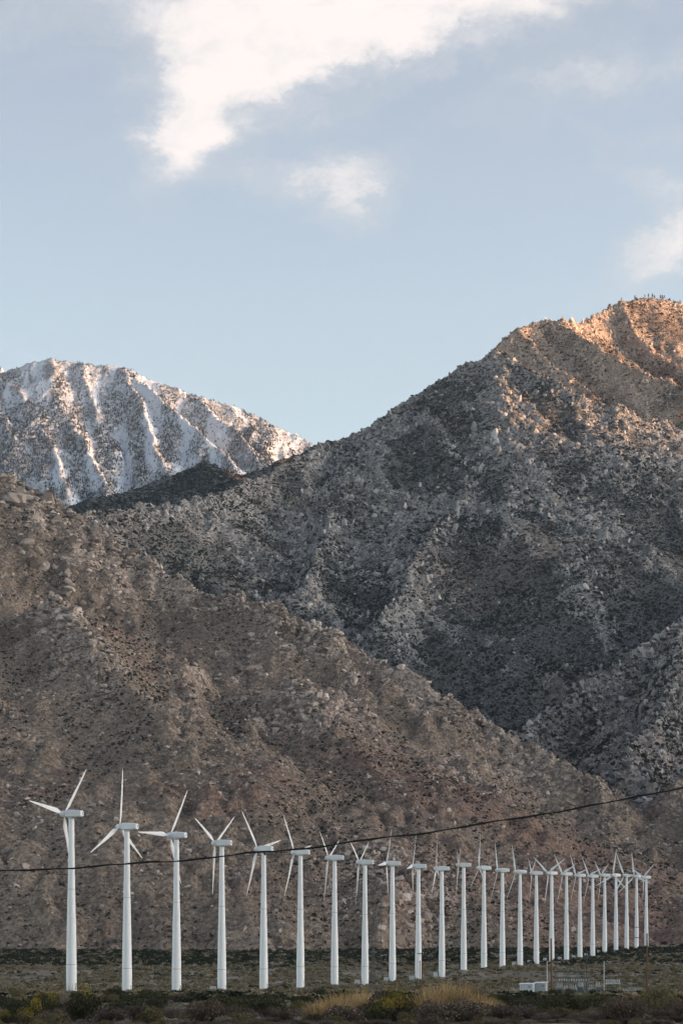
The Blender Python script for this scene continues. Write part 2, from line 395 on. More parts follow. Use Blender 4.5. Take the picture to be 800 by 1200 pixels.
mtn_b = make_terrain('rear_mountain', [
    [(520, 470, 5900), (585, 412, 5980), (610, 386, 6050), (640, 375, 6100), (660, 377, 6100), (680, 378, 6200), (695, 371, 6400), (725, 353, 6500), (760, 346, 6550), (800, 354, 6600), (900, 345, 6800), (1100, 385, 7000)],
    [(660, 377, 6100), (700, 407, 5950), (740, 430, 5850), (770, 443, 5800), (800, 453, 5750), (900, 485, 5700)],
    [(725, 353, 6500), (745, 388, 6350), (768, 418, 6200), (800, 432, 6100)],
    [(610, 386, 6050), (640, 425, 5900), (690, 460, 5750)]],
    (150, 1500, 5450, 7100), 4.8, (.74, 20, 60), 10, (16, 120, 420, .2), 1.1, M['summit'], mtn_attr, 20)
ridge = make_terrain('dark_ridge', [
    [(-100, 640, 6700), (60, 600, 6800), (100, 588, 6900), (160, 573, 7000), (215, 553, 7050), (240, 544, 7100), (262, 550, 7200), (282, 556, 7300), (330, 541, 7400), (385, 518, 7500), (430, 505, 7600)],
    [(240, 544, 7100), (215, 600, 6700)], [(330, 541, 7400), (300, 600, 6900)]],
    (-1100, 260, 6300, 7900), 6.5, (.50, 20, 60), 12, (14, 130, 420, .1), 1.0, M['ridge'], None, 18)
snow = make_terrain('snowy_mountain', [
    [(-330, 520, 11400), (-120, 462, 11550), (-40, 447, 11650), (0, 438, 11700), (30, 426, 11700), (58, 419, 11700), (100, 426, 11720), (145, 430, 11720), (180, 446, 11700), (230, 464, 11700), (270, 474, 11700), (310, 491, 11700), (365, 520, 11680), (430, 550, 11650), (520, 610, 11600)],
    [(-160, 420, 12500), (-30, 424, 12400), (0, 432, 12400), (30, 450, 12400)],
    [(58, 419, 11700), (63, 450, 11560), (72, 478, 11400), (98, 512, 11200), (122, 565, 10900)],
    [(147, 431, 11720), (160, 462, 11520), (172, 490, 11360), (184, 524, 11160), (205, 575, 10900)],
    [(152, 432, 11720), (196, 474, 11460), (240, 511, 11250), (264, 527, 11150), (295, 575, 10900)],
    [(-10, 440, 11690), (24, 452, 11540), (42, 487, 11350), (60, 517, 11150), (80, 575, 10850)],
    [(100, 426, 11720), (104, 455, 11560), (112, 480, 11420)],
    [(230, 464, 11700), (275, 505, 11420), (310, 545, 11200)]],
    (-2150, 560, 10300, 12600), 9.5, (.80, 30, 60), 9, (42, 120, 800, .05), 1.6, M['snow'], snow_attr, 30)
for o, lb in ((hill, 'brown boulder strewn foothill rising behind the turbines'), (hill_r, 'brown foothill at the right edge by the canyon mouth'), (mtn, 'grey rocky mountain with crags in shade'),
              (mtn_b, 'rocky summit catching orange evening sun'), (ridge, 'dark scrub covered ridge below the snowy mountain'), (snow, 'snow dusted mountain on the left')):
    tag(o.o, lb, 'mountain', kind='structure')

# unseen massif added off to the right, its crest shaped to shade the valley
xs = np.arange(8200, 16000, 120.); ys = np.arange(-10000, 18000, 120.)
X, Y = np.meshgrid(xs, ys)
crest = np.interp(Y, [-9000, -3000, 2000, 5000, 5600, 7500, 9500, 10850, 14000, 17000], [1300, 1500, 1750, 1940, 1970, 2330, 2780, 3040, 3150, 3000])
crest = crest + 90 * fbm(Y / 900., Y * 0, 4)
Z = crest - .85 * np.abs(X - 12000 - 250 * fbm(Y / 1500., X * 0 + 4, 3)) + 120 * fbm(X / 700., Y / 700., 5)
i = np.arange(X.size).reshape(X.shape)
Fc = np.stack([i[:-1, :-1], i[:-1, 1:], i[1:, 1:], i[1:, :-1]], -1).reshape(-1, 4)
me = mesh_np('shade_massif', np.stack([X, Y, Z], -1).reshape(-1, 3), Fc, M['far'], True)
fattr(me, 'outcrop', np.zeros(X.size) + .4)
tag(obj('shade_massif', me), 'unseen massif added right of the view to shade the valley', 'mountain', kind='structure')

# ground sheet
gx = np.unique(np.concatenate([np.linspace(-20000, -1000, 20), np.arange(-1000, -160, 20.), np.arange(-160, 160, 1.6), np.arange(160, 1000, 20.), np.linspace(1000, 20000, 20)]))
gy = np.unique(np.concatenate([np.linspace(-14000, -200, 16), np.arange(-200, 90, 15.), np.arange(90, 420, 1.8), np.arange(420, 2800, 12.), np.linspace(2800, 19000, 25)]))
X, Y = np.meshgrid(gx, gy); Z = ground_z(X, Y)
Z = Z + .10 * fbm(X / 5., Y / 5., 3) * smoothstep(700, 200, Y)
i = np.arange(X.size).reshape(X.shape)
Fc = np.stack([i[:-1, :-1], i[:-1, 1:], i[1:, 1:], i[1:, :-1]], -1).reshape(-1, 4)
tag(obj('ground', mesh_np('ground', np.stack([X, Y, Z], -1).reshape(-1, 3), Fc, M['ground'], True)), 'dry desert floor rising gently to the hills', 'ground', kind='structure')

# ------------------------------------------------------------------ scattered rocks and scrub (too many to count)
def rock_mesh(name, seed, sub, mat, elong=(1, 1, 1), planes=14):
    """angular block: the hull of a few points on an ellipsoid"""
    r = np.random.default_rng(seed); bm = bmesh.new()
    for k in range(planes):
        d = r.normal(size=3); d /= np.linalg.norm(d); d = np.sign(d) * np.abs(d) ** .8
        d *= r.uniform(.8, 1.1) * np.array(elong); bm.verts.new(d)
    res = bmesh.ops.convex_hull(bm, input=bm.verts[:])
    bmesh.ops.delete(bm, geom=[v for v in bm.verts if not v.link_faces], context='VERTS')
    if sub > 2: bmesh.ops.bevel(bm, geom=bm.edges[:], offset=.05, segments=1, affect='EDGES', clamp_overlap=True)
    bmesh.ops.recalc_face_normals(bm, faces=bm.faces)
    me = bpy.data.meshes.new(name); bm.to_mesh(me); bm.free(); me.materials.append(mat)
    return me
def shrub_mesh(name, seed, mat, n=46, size=.34, h=.8):
    """a low ball of leaf-clump faces"""
    r = np.random.default_rng(seed); V = []; Fc = []
    for k in range(n):
        d = r.normal(size=3); d[2] = abs(d[2]); d /= np.linalg.norm(d)
        c = d * r.uniform(.45, 1) * np.array([1, 1, h]); c[2] += .05
        a = r.normal(size=3); a /= np.linalg.norm(a); q = np.cross(a, r.normal(size=3)); q /= np.linalg.norm(q)
        s = size * r.uniform(.5, 1.2); b0 = len(V)
        V += [c - a * s, c + q * s * .8, c + a * s * .9, c - q * s * .7]; Fc.append([b0, b0 + 1, b0 + 2, b0 + 3])
    return mesh_np(name, V, Fc, mat)
def conifer_mesh(name, seed, mat):
    r = np.random.default_rng(seed); V = []; Fc = []
    for lv in range(5):
        z0 = .12 + lv * .17; rad = .26 * (1 - lv / 5.6); hh = .28
        for k in range(6):
            a = k / 6 * 6.283 + r.uniform(-.3, .3); q = rad * r.uniform(.7, 1.25); b0 = len(V)
            V += [(0, 0, z0 + hh), (math.cos(a - .55) * q, math.sin(a - .55) * q, z0 + r.uniform(-.05, .03)), (math.cos(a + .55) * q, math.sin(a + .55) * q, z0 + r.uniform(-.05, .03))]
            Fc.append([b0, b0 + 1, b0 + 2])
    for k in range(3):
        a = k * 2.1; b0 = len(V); V += [(math.cos(a) * .03, math.sin(a) * .03, 0), (math.cos(a + 2.1) * .03, math.sin(a + 2.1) * .03, 0), (0, 0, .5)]; Fc.append([b0, b0 + 1, b0 + 2])
    return mesh_np(name, V, Fc, mat)

def scatter(name, meshes, P, S, Rz, label, cat, tilt=.25):
    """one stuff object: a cloud of points, each carrying one of the given meshes"""
    n = len(P)
    me = bpy.data.meshes.new(name); me.vertices.add(n); me.vertices.foreach_set('co', np.asarray(P, dtype=np.float32).ravel())
    a = me.attributes.new('scl', 'FLOAT_VECTOR', 'POINT'); a.data.foreach_set('vector', np.asarray(S, dtype=np.float32).ravel())
    e = np.zeros((n, 3), dtype=np.float32); e[:, 2] = Rz; e[:, :2] = rng.normal(0, tilt, (n, 2))
    a = me.attributes.new('rot', 'FLOAT_VECTOR', 'POINT'); a.data.foreach_set('vector', e.ravel())
    a = me.attributes.new('idx', 'INT', 'POINT'); a.data.foreach_set('value', rng.integers(0, len(meshes), n).astype(np.int32))
    o = obj(name, me)
    ng = bpy.data.node_groups.new(name + '_nodes', 'GeometryNodeTree')
    ng.interface.new_socket('Geometry', in_out='INPUT', socket_type='NodeSocketGeometry')
    ng.interface.new_socket('Geometry', in_out='OUTPUT', socket_type='NodeSocketGeometry')
    G = NT(ng); gi = G.n('NodeGroupInput'); go = G.n('NodeGroupOutput')
    jn = G.n('GeometryNodeJoinGeometry')
    for k, mm in reversed(list(enumerate(meshes))):
        po = bpy.data.objects.new(name + '_kind', mm)
        oi = G.n('GeometryNodeObjectInfo', {'Object': po, 'As Instance': True})
        ng.links.new(oi.outputs['Geometry'], jn.inputs[0])
    def at(nm, dt): return G.n('GeometryNodeInputNamedAttribute', {'Name': nm}, data_type=dt).outputs[0]
    ip = G.n('GeometryNodeInstanceOnPoints', {'Points': gi.outputs[0], 'Instance': jn.outputs[0], 'Pick Instance': True,
             'Instance Index': at('idx', 'INT'), 'Rotation': at('rot', 'FLOAT_VECTOR'), 'Scale': at('scl', 'FLOAT_VECTOR')})
    ng.links.new(ip.outputs[0], go.inputs[0])
    md = o.modifiers.new('scatter', 'NODES'); md.node_group = ng
    return tag(o, label, cat, kind='stuff')

def pick(T, n, dens, yr=None, mg=50):
    """random terrain points, accepted by a density function of (x, y, outcrop, gully, z)"""
    ny, nx = T.Z.shape
    x = T.b[0] + rng.uniform(1, nx - 2, n) * T.res; y = T.b[1] + rng.uniform(1, ny - 2, n) * T.res
    z = samp(T, T.Z, x, y); oc = samp(T, T.OC, x, y); g = samp(T, T.G, x, y)
    k = in_view(x, y, z, mg) & (rng.random(n) < dens(x, y, oc, g, z)) & (z > ground_z(x, y) - 1)
    # drop what lies on slopes turned away from the view
    e = T.res
    zb = samp(T, T.Z, x, np.maximum(y - 3 * e, T.b[1])) ; k &= (z - zb) / (3 * e) > (z - CAMZ) / y - .12
    return np.stack([x, y, z], -1)[k], oc[k], g[k]
def sizes(n, lo, hi, p=2.2):
    u = rng.random(n); return (lo ** (1 - p) + u * (hi ** (1 - p) - lo ** (1 - p))) ** (1 / (1 - p))
def scl(s, a=(.7, 1.3), h=(.5, 1.0)):
    n = len(s); return np.stack([s * rng.uniform(*a, n), s * rng.uniform(*a, n), s * rng.uniform(*h, n)], -1)

rocks_h = [rock_mesh('boulder_shape', 20 + k, 2, M['rock_hill'], e, 11) for k, e in enumerate([(1, .8, .7), (1, 1, .8), (.8, .7, 1.1), (1.2, .7, .6), (1, .9, .9)])]
rocks_m = [rock_mesh('boulder_shape', 40 + k, 2, M['rock_mtn'], e, 11) for k, e in enumerate([(1, .8, .9), (1, 1, .8), (.7, .7, 1.3), (.6, .7, 1.5), (1, .9, .9)])]
shr_f = [shrub_mesh('shrub_shape', 60 + k, M['shrub_far']) for k in range(4)]
shr_d = [shrub_mesh('scrub_shape', 70 + k, M['shrub_dark']) for k in range(4)]
con = [conifer_mesh('conifer_shape', 80 + k, M['conifer']) for k in range(3)]

for T, nm, lb, n in ((hill, 'hillside_rocks', 'loose brown rocks strewn over the foothill', 1900000), (hill_r, 'canyon_side_rocks', 'loose brown rocks on the right foothill', 60000)):
    P, oc, g = pick(T, n, lambda x, y, oc, g, z: (.08 + .9 * oc ** 1.4) * (.25 + 1.0 * smoothstep(-.2, .3, .6 * fbm(x / 38., y / 50., 3) + .7 * fbm(x / 130., y / 170., 3))))
    S = sizes(len(P), .55, 5.2, 2.6) * (.7 + .7 * oc ** 2); scatter(nm, rocks_h, P + np.array([0, 0, .1]) * S[:, None], scl(S), rng.uniform(0, 6.3, len(P)), lb, 'rocks')
    P, oc, g = pick(T, n // 6, lambda x, y, oc, g, z: .03 + .42 * smoothstep(.62, .45, g))
    S = sizes(len(P), .45, 2.0, 2.5); scatter(nm.replace('rocks', 'shrubs'), shr_f, P + np.array([0, 0, .25]) * S[:, None], scl(S, (.75, 1.1), (.9, 1.4)), rng.uniform(0, 6.3, len(P)), lb.replace('loose brown rocks strewn', 'small dry shrubs').replace('loose brown rocks', 'small dry shrubs'), 'shrubs', .1)
rocks_s = [rock_mesh('boulder_shape', 50 + k, 2, M['rock_summit_sun_tinted'], e, 11) for k, e in enumerate([(1, .8, .9), (1, 1, .8), (.7, .7, 1.3), (.6, .7, 1.5)])]
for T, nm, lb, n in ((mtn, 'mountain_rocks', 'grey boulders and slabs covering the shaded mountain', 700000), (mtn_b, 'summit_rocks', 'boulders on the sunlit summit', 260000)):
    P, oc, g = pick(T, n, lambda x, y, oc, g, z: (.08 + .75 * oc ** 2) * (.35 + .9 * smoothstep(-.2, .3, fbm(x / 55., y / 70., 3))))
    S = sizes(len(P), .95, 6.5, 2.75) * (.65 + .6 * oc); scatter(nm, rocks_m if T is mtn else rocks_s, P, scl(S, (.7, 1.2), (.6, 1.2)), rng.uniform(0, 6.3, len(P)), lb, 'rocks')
    P, oc, g = pick(T, n // (2 if T is mtn else 4), lambda x, y, oc, g, z: .16 + .8 * smoothstep(.74, .52, g) + .25 * smoothstep(900, 450, z))
    S = sizes(len(P), .9, 3.8, 2.9); scatter(nm.replace('rocks', 'shrubs'), shr_f, P + np.array([0, 0, .25]) * S[:, None], scl(S, (.75, 1.1), (.9, 1.5)), rng.uniform(0, 6.3, len(P)), 'dark shrubs between the ' + lb, 'shrubs', .1)
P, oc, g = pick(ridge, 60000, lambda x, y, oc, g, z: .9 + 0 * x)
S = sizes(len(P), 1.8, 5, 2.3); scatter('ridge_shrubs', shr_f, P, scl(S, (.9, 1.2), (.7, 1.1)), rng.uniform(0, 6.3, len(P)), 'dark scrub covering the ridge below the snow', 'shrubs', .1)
P, oc, g = pick(snow, 260000, lambda x, y, oc, g, z: (.10 + .62 * smoothstep(.40, .58, g + .25 * fbm(x / 160., y / 160., 3))) * smoothstep(3100, 1900, z))
S = sizes(len(P), 5, 12, 2.0); scatter('mountain_forest', con, P, scl(S, (.9, 1.3), (.8, 1.1)), rng.uniform(0, 6.3, len(P)), 'dark conifers dotted over the snowy mountain', 'forest', .03)

def nth(k):
    w = ['first', 'second', 'third', 'fourth', 'fifth', 'sixth', 'seventh', 'eighth', 'ninth', 'tenth']
    if k < 10: return w[k]
    n = k + 1; return '%d%s' % (n, 'th' if n % 100 in (11, 12, 13) else {1: 'st', 2: 'nd', 3: 'rd'}.get(n % 10, 'th'))
def number_from_left(obs, fmt):
    for k, o in enumerate(sorted(obs, key=lambda o: o.location.x / o.location.y)): o['label'] = fmt % nth(k)
# ------------------------------------------------------------------ small mesh builder
class MB:
    def __init__(s): s.v = []; s.f = []
    def add(s, V, Fc):
        b = len(s.v); s.v += [tuple(p) for p in V]; s.f += [tuple(i + b for i in f) for f in Fc]; return s
    def box(s, c, d, rot=None):
        x, y, z = (k / 2 for k in d)
        P = [Vector(p) for p in ((-x, -y, -z), (x, -y, -z), (x, y, -z), (-x, y, -z), (-x, -y, z), (x, -y, z), (x, y, z), (-x, y, z))]
        if rot: P = [Euler(rot).to_matrix() @ p for p in P]
        return s.add([p + Vector(c) for p in P], [(0, 3, 2, 1), (4, 5, 6, 7), (0, 1, 5, 4), (1, 2, 6, 5), (2, 3, 7, 6), (3, 0, 4, 7)])
    def lathe(s, prof, n=24, c=(0, 0, 0)):
        V = []; Fc = []
        for r, z in prof:
            V += [(c[0] + r * math.cos(6.28318 * k / n), c[1] + r * math.sin(6.28318 * k / n), c[2] + z) for k in range(n)]
        for j in range(len(prof) - 1):
            for k in range(n):
                a = j * n + k; b = j * n + (k + 1) % n; Fc.append((a, b, b + n, a + n))
        Fc.append(tuple(range(n))[::-1]); Fc.append(tuple(range((len(prof) - 1) * n, len(prof) * n)))
        return s.add(V, Fc)
    def tube(s, pts, r, n=6):
        pts = [Vector(p) for p in pts]; V = []; Fc = []
        rr = r if isinstance(r, (list, tuple)) else [r] * len(pts)
        for j, p in enumerate(pts):
            t = (pts[min(j + 1, len(pts) - 1)] - pts[max(j - 1, 0)]).normalized()
            a = t.cross(Vector((0, 0, 1)) if abs(t.z) < .9 else Vector((1, 0, 0))).normalized(); b = t.cross(a)
            V += [p + (a * math.cos(6.28318 * k / n) + b * math.sin(6.28318 * k / n)) * rr[j] for k in range(n)]
        for j in range(len(pts) - 1):
            for k in range(n): Fc.append((j * n + k, j * n + (k + 1) % n, (j + 1) * n + (k + 1) % n, (j + 1) * n + k))
        Fc.append(tuple(range(n))[::-1]); Fc.append(tuple(range((len(pts) - 1) * n, len(pts) * n)))
        return s.add(V, Fc)
    def me(s, name, mat, smooth=False, bevel=0):
        m = bpy.data.meshes.new(name); m.from_pydata(s.v, [], s.f)
        bm = bmesh.new(); bm.from_mesh(m)
        bmesh.ops.recalc_face_normals(bm, faces=bm.faces)
        if bevel: bmesh.ops.bevel(bm, geom=bm.edges[:], offset=bevel, segments=2, affect='EDGES', clamp_overlap=True)
        bm.to_mesh(m); bm.free()
        m.materials.append(mat)
        if smooth:
            m.polygons.foreach_set('use_smooth', np.ones(len(m.polygons), dtype=bool))
            m.set_sharp_from_angle(angle=R(35))
        return m
    def o(s, name, mat, parent=None, loc=None, **kw): return obj(name, s.me(name, mat, **kw), parent, loc)
def copy_tree(o, parent=None):
    c = o.copy(); C.objects.link(c); c.parent = parent
    for ch in list(o.children): copy_tree(ch, c)
    return c
def gz(x, y): return float(ground_z(np.array([float(x)]), np.array([float(y)]))[0])
def gpt(px, Y, dz=0.0):
    x = (px - CX) / F * Y; return Vector((x, Y, gz(x, Y) + dz))

# painted steel with faint streaks of grime
def paint(name, col, rough=.42):
    m, N, b = mat_new(name)
    p = N.n('ShaderNodeTexCoord').outputs['Object']
    st = N.noise(N.n('ShaderNodeMapping', {'Vector': p, 'Scale': (1.6, 1.6, .06)}).outputs[0], 1.6, 5, .65)
    sp = N.noise(p, .7, 5, .65)
    g = N.m('ADD', N.m('MULTIPLY', N.sstep(st, .52, .78), .22), N.m('MULTIPLY', N.sstep(sp, .5, .8), .16))
    set_col(N, b, N.mix(g, (*col, 1), (.42, .38, .33, 1)))
    b.inputs['Roughness'].default_value = rough; b.inputs['Specular IOR Level'].default_value = .4
    return m
M['white'] = paint('turbine_white', (.82, .83, .83)); M['blade'] = paint('blade_white', (.84, .83, .81), .35)
M['nacelle'] = paint('nacelle_grey_white', (.74, .77, .78), .4)
M['seam'] = simple('flange_steel', (.50, .52, .52), .55); M['dark'] = simple('dark_steel', (.045, .047, .05), .5)
M['concrete'] = simple('concrete', (.36, .34, .31), .9); M['redmark'] = simple('faded_red', (.33, .09, .07), .6)
M['cabinet'] = paint('cabinet_paint', (.50, .54, .55), .5); M['galv'] = simple('galvanised_steel', (.22, .235, .24), .5, .3)
M['wood'] = simple('pole_wood', (.135, .072, .045), .9, var=.3, scale=6); M['wood_g'] = simple('weathered_pole_wood', (.20, .145, .10), .9, var=.3, scale=6)
M['lattice'] = simple('weathered_lattice_steel', (.10, .105, .10), .7)
M['porcelain'] = simple('insulator_porcelain', (.52, .53, .52), .3); M['cable'] = simple('black_cable', (.012, .012, .012), .6)
M['xformer'] = simple('transformer_grey', (.30, .33, .34), .5)

# ------------------------------------------------------------------ wind turbines
HUB, BL = 55.0, 18.9
def tower_mesh():
    prof = [(1.62, 0), (1.62, 8.6), (1.60, 8.8), (1.42, 20), (1.14, 31.8), (1.06, 36), (.95, 45), (.84, 53.6)]
    return MB().lathe(prof, 32).me('tower', M['white'], smooth=True)
def ring_mesh(r): return MB().lathe([(r, -.11), (r + .035, -.09), (r + .035, .09), (r, .11)], 32).me('flange', M['seam'], smooth=True)
def blade_mesh():
    V = []; Fc = []; n = 14
    st = [(.55, .42, 1.0, 25, 0), (1.3, .44, 1.0, 24, .0), (2.4, .95, .42, 20, .10), (3.8, 1.62, .23, 15, .26), (5.2, 1.58, .20, 12, .24), (8, 1.28, .18, 8, .18), (11, 1.0, .17, 5, .13), (14, .74, .16, 3, .09), (16.6, .52, .15, 1, .05), (18.2, .32, .14, 0, .02), (BL, .10, .14, 0, 0)]
    for z, ch, th, tw, off in st:
        for k in range(n):
            a = 6.28318 * k / n; c = math.cos(a); x = ch * .5 * c + off * 1.0
            y = ch * .5 * th * math.sin(a) * (1 if th > .9 else (1.25 - .75 * (-c)) * .8)
            t = R(tw); bend = -.0011 * z * z
            V.append((x * math.cos(t) - y * math.sin(t), x * math.sin(t) + y * math.cos(t) - bend, z))
    for j in range(len(st) - 1):
        for k in range(n): Fc.append((j * n + k, j * n + (k + 1) % n, (j + 1) * n + (k + 1) % n, (j + 1) * n + k))
    Fc.append(tuple(range((len(st) - 1) * n, len(st) * n))); Fc.append(tuple(range(n))[::-1])
    return MB().add(V, Fc).me('blade', M['blade'], smooth=True)
def hub_mesh():
    V = []; prof = [(.95, -.75), (1.0, -.5), (1.02, .0), (.98, .5), (.8, 1.0), (.45, 1.35), (.12, 1.47)]
    mb = MB().lathe(prof, 20); mb.v = [(x, z, -y) for x, y, z in mb.v]     # axis along +Y
    return mb.me('hub', M['nacelle'], smooth=True)
def nacelle_mesh():
    # cross-sections along the axis (front +Y): half width, bottom, top
    secs = [(1.95, .85, -.85, .95), (1.6, 1.12, -1.08, 1.2), (0, 1.16, -1.12, 1.22), (-2.2, 1.1, -1.08, 1.08), (-3.7, 1.0, -1.0, .92), (-3.85, .9, -.9, .82)]
    V = []; Fc = []; c = .26
    for y, w, b, t in secs:
        V += [(-w + c, y, b), (w - c, y, b), (w, y, b + c), (w, y, t - c), (w - c * 1.4, y, t), (-w + c * 1.4, y, t), (-w, y, t - c), (-w, y, b + c)]
    for j in range(len(secs) - 1):
        for k in range(8): Fc.append((j * 8 + k, j * 8 + (k + 1) % 8, (j + 1) * 8 + (k + 1) % 8, (j + 1) * 8 + k))
    Fc.append(tuple(range(8))); Fc.append(tuple(range(40, 48)))
    return MB().add(V, Fc).me('nacelle', M['nacelle'], smooth=True)
BLM, HM, NM, TM = blade_mesh(), hub_mesh(), nacelle_mesh(), tower_mesh()
def make_turbine():
    t = empty('wind_turbine')
    tw = obj('tower', TM, t)
    for z, r in ((8.7, 1.612), (31.8, 1.14)): obj('flange', ring_mesh(r), tw, (0, 0, z))
    d = MB().box((0, 0, 0), (.9, .12, 2.1)).o('door', M['seam'], tw, (0, -1.60, 2.0), bevel=.04)
    MB().lathe([(2.6, -1.2), (2.6, .22), (2.45, .3)], 28).o('foundation', M['concrete'], t)
    na = obj('nacelle', NM, t, (0, 0, HUB))
    MB().lathe([(.9, -.32), (.98, -.25), (.98, .12), (.9, .2)], 28).o('yaw_ring', M['seam'], t, (0, 0, HUB - 1.28), smooth=True)
    MB().box((0, 0, 0), (1.15, .06, .95)).o('rear_hatch', M['white'], na, (0, -3.87, -.02), bevel=.02)
    MB().box((0, 0, 0), (.34, .05, .62)).o('vent', M['redmark'], na, (.12, -3.92, -.02))
    MB().tube([(0, 0, 0), (0, 0, 1.1)], .05).tube([(-.3, 0, 1.0), (.3, 0, 1.0)], .03).o('wind_vane', M['dark'], na, (0, -3.1, .9))
    hb = obj('hub', HM, t, (0, 2.75, HUB))
    for k in range(3):
        b = obj('blade', BLM, hb); b.rotation_euler = (0, R(120 * k), 0)
    return t
FIT = [(39, 57), (1, 59), (31, 56), (56, 64), (77, 60), (79, 67), (64, 75), (58, 75), (25, 79), (24, 83), (99, 84), (51, 87), (117, 104), (91, 105), (94, 112), (61, 99), (64, 127), (74, 116), (80, 112), (77, 115), (65, 109), (7, 134), (93, 140), (110, 140), (55, 125)]
ORD = ['first', 'second', 'third', 'fourth', 'fifth', 'sixth', 'seventh', 'eighth', 'ninth', 'tenth', 'eleventh', 'twelfth', 'thirteenth']
proto = make_turbine()
for k in range(25):
    t = proto if k == 0 else copy_tree(proto)
    x = (TX[k] - CX) / F * TY[k]; zb = CAMZ + (HY - TBY[k]) / F * TY[k]
    t.location = (x, TY[k], zb)
    ph, rel = FIT[k]
    view = math.degrees(math.atan2(x, TY[k]))
    if rel > 90: ph = -ph
    t.rotation_euler = (0, 0, R(rel - view))
    hb = [c for c in t.children if c.name.startswith('hub')][0]
    hb.rotation_euler = (R(4), 0, 0)
    hb.rotation_euler = (Matrix.Rotation(R(4), 4, 'X') @ Matrix.Rotation(R(ph), 4, 'Y')).to_euler()
    if k == 0: lb = 'nearest and tallest white wind turbine, leftmost of the row, one blade pointing left'
    elif k == 1: lb = 'second white wind turbine from the left with one blade straight up'
    elif k == 24: lb = 'last and smallest white wind turbine at the right end of the row'
    elif k == 4: lb = 'fifth white wind turbine from the left with a dark stain under its nacelle'
    elif k == 23: lb = 'second white wind turbine from the right end with dark brackets low on its tower'
    elif k < 13: lb = '%s white wind turbine from the left in the long row' % ORD[k]
    else: lb = '%s white wind turbine from the right end of the long row' % ORD[24 - k]
    tag(t, lb, 'wind turbine', 'wind turbines in the row across the valley')
    if k == 4:
        rk = rock_mesh('oil_stain', 5, 2, M['dark'], (1, .5, 1)); o_ = obj('oil_stain', rk, t, (-.45, -.72, HUB - 1.85)); o_.scale = (.95, .95, .85)
    if k == 23:
        for zz in (8.4, 16.4):
            MB().lathe([(1.63, -.22), (1.7, -.2), (1.7, .2), (1.63, .22)], 20).o('bracket', M['dark'], t, (0, 0, zz))

def cabinet(k, off, w=2.2, d=1.6, h=1.9):
    x = (TX[k] - CX) / F * TY[k] + off; y = TY[k] - .5
    c = empty('electrical_cabinet', (x, y, gz(x, y) + .1), R(random.uniform(-12, 12)))
    MB().box((0, 0, .0), (w + .4, d + .4, .5)).o('plinth', M['concrete'], c)
    MB().box((0, 0, h / 2 + .25), (w, d, h)).o('body', M['cabinet'], c, bevel=.04)
    MB().box((0, 0, h + .31), (w + .18, d + .18, .12)).o('lid', M['cabinet'], c, bevel=.03)
    for s in (-1, 1): MB().box((s * w / 4, -d / 2 - .02, h / 2 + .25), (w / 2 - .1, .05, h - .25)).o('door', M['seam'], c)
    n = ORD[k] if k < 13 else ORD[24 - k]
    return tag(c, 'small pale electrical cabinet at the foot of the %s turbine from the %s' % (n, 'left' if k < 13 else 'right'), 'cabinet', 'electrical cabinets beside the turbines')
for k, off in ((3, -3.2), (7, -3.4), (8, -2.9), (9, -3.2), (10, -3.2), (14, -3.6), (15, -4.2), (16, -4.2), (17, -4.4), (18, -4.2), (19, -4.6), (20, -4.4)): cabinet(k, off)

# ------------------------------------------------------------------ poles, masts, cable
def wood_pole(loc, h, label, arm=None, mat='wood', lean=0.0, r=.17, insul=True, group=None):
    p = empty('utility_pole', loc); p.rotation_euler = (0, R(lean), 0)
    MB().tube([(0, 0, -1), (0, 0, h * .5), (0, 0, h)], [r, r * .85, r * .68], 10).o('pole', M[mat], p, smooth=True)
    if arm:
        w, z = arm
        ca = MB().box((0, -.16, z), (w, .12, .16)).o('crossarm', M[mat], p, bevel=.02)
        for xx in (-w * .45, -w * .15, w * .15, w * .45):
            MB().lathe([(.03, 0), (.03, .1), (.09, .12), (.06, .2), (.09, .22), (.04, .32)], 8).o('insulator', M['porcelain'], ca, (xx, -.16, z + .085))
        MB().tube([(-w * .3, -.16, z), (0, -.12, z - .7)], .025).tube([(w * .3, -.16, z), (0, -.12, z - .7)], .025).o('brace', M['galv'], p)
    else:
        MB().lathe([(r * .7, 0), (r * .7, .06), (r * .4, .09)], 8).o('cap', M['galv'], p, (0, 0, h))
    return tag(p, label, 'pole', group)
SY = 700.0
def hpx(px, top, Y):
    g = gpt(px, Y); return g, CAMZ + (HY - top) / F * Y - g.z
g, h = hpx(646, 1100, SY - 40); wood_pole(g, h, 'reddish brown wooden pole standing left of the substation', None, 'wood', -.7, .26)
g, h = hpx(757.5, 1094, SY - 20); wood_pole(g, h, 'tall brown wooden pole near the right edge of the picture', None, 'wood', 0, .24)
g, h = hpx(494, 1116, 620); wood_pole(g, h, 'wooden pole with a crossarm before the tenth turbine', (2.0, h - .3), 'wood', 0, .15)
g, h = hpx(492, 1126, 600); wood_pole(g, h, 'thin brown wooden post left of the crossarm pole', None, 'wood', 0, .1)
def metal_pole(px, top, Y, r, mat, label):
    g, h = hpx(px, top, Y); p = empty('metal_pole', g)
    MB().tube([(0, 0, -.5), (0, 0, h)], [r, r * .75], 10).o('shaft', M[mat], p, smooth=True)
    MB().box((0, 0, .1), (.7, .7, .5)).o('footing', M['concrete'], p)
    MB().lathe([(r * .8, 0), (r * .8, .05), (r * .3, .12)], 8).o('cap', M[mat], p, (0, 0, h))
    return tag(p, label, 'pole')
metal_pole(640.6, 1127, SY, .13, 'porcelain', 'thin pale metal pole beside the two sheds')
metal_pole(707.2, 1127, SY, .13, 'porcelain', 'thin pale metal pole at the right of the substation')
metal_pole(687.0, 1114, SY, .16, 'dark', 'dark metal pole rising above the substation')
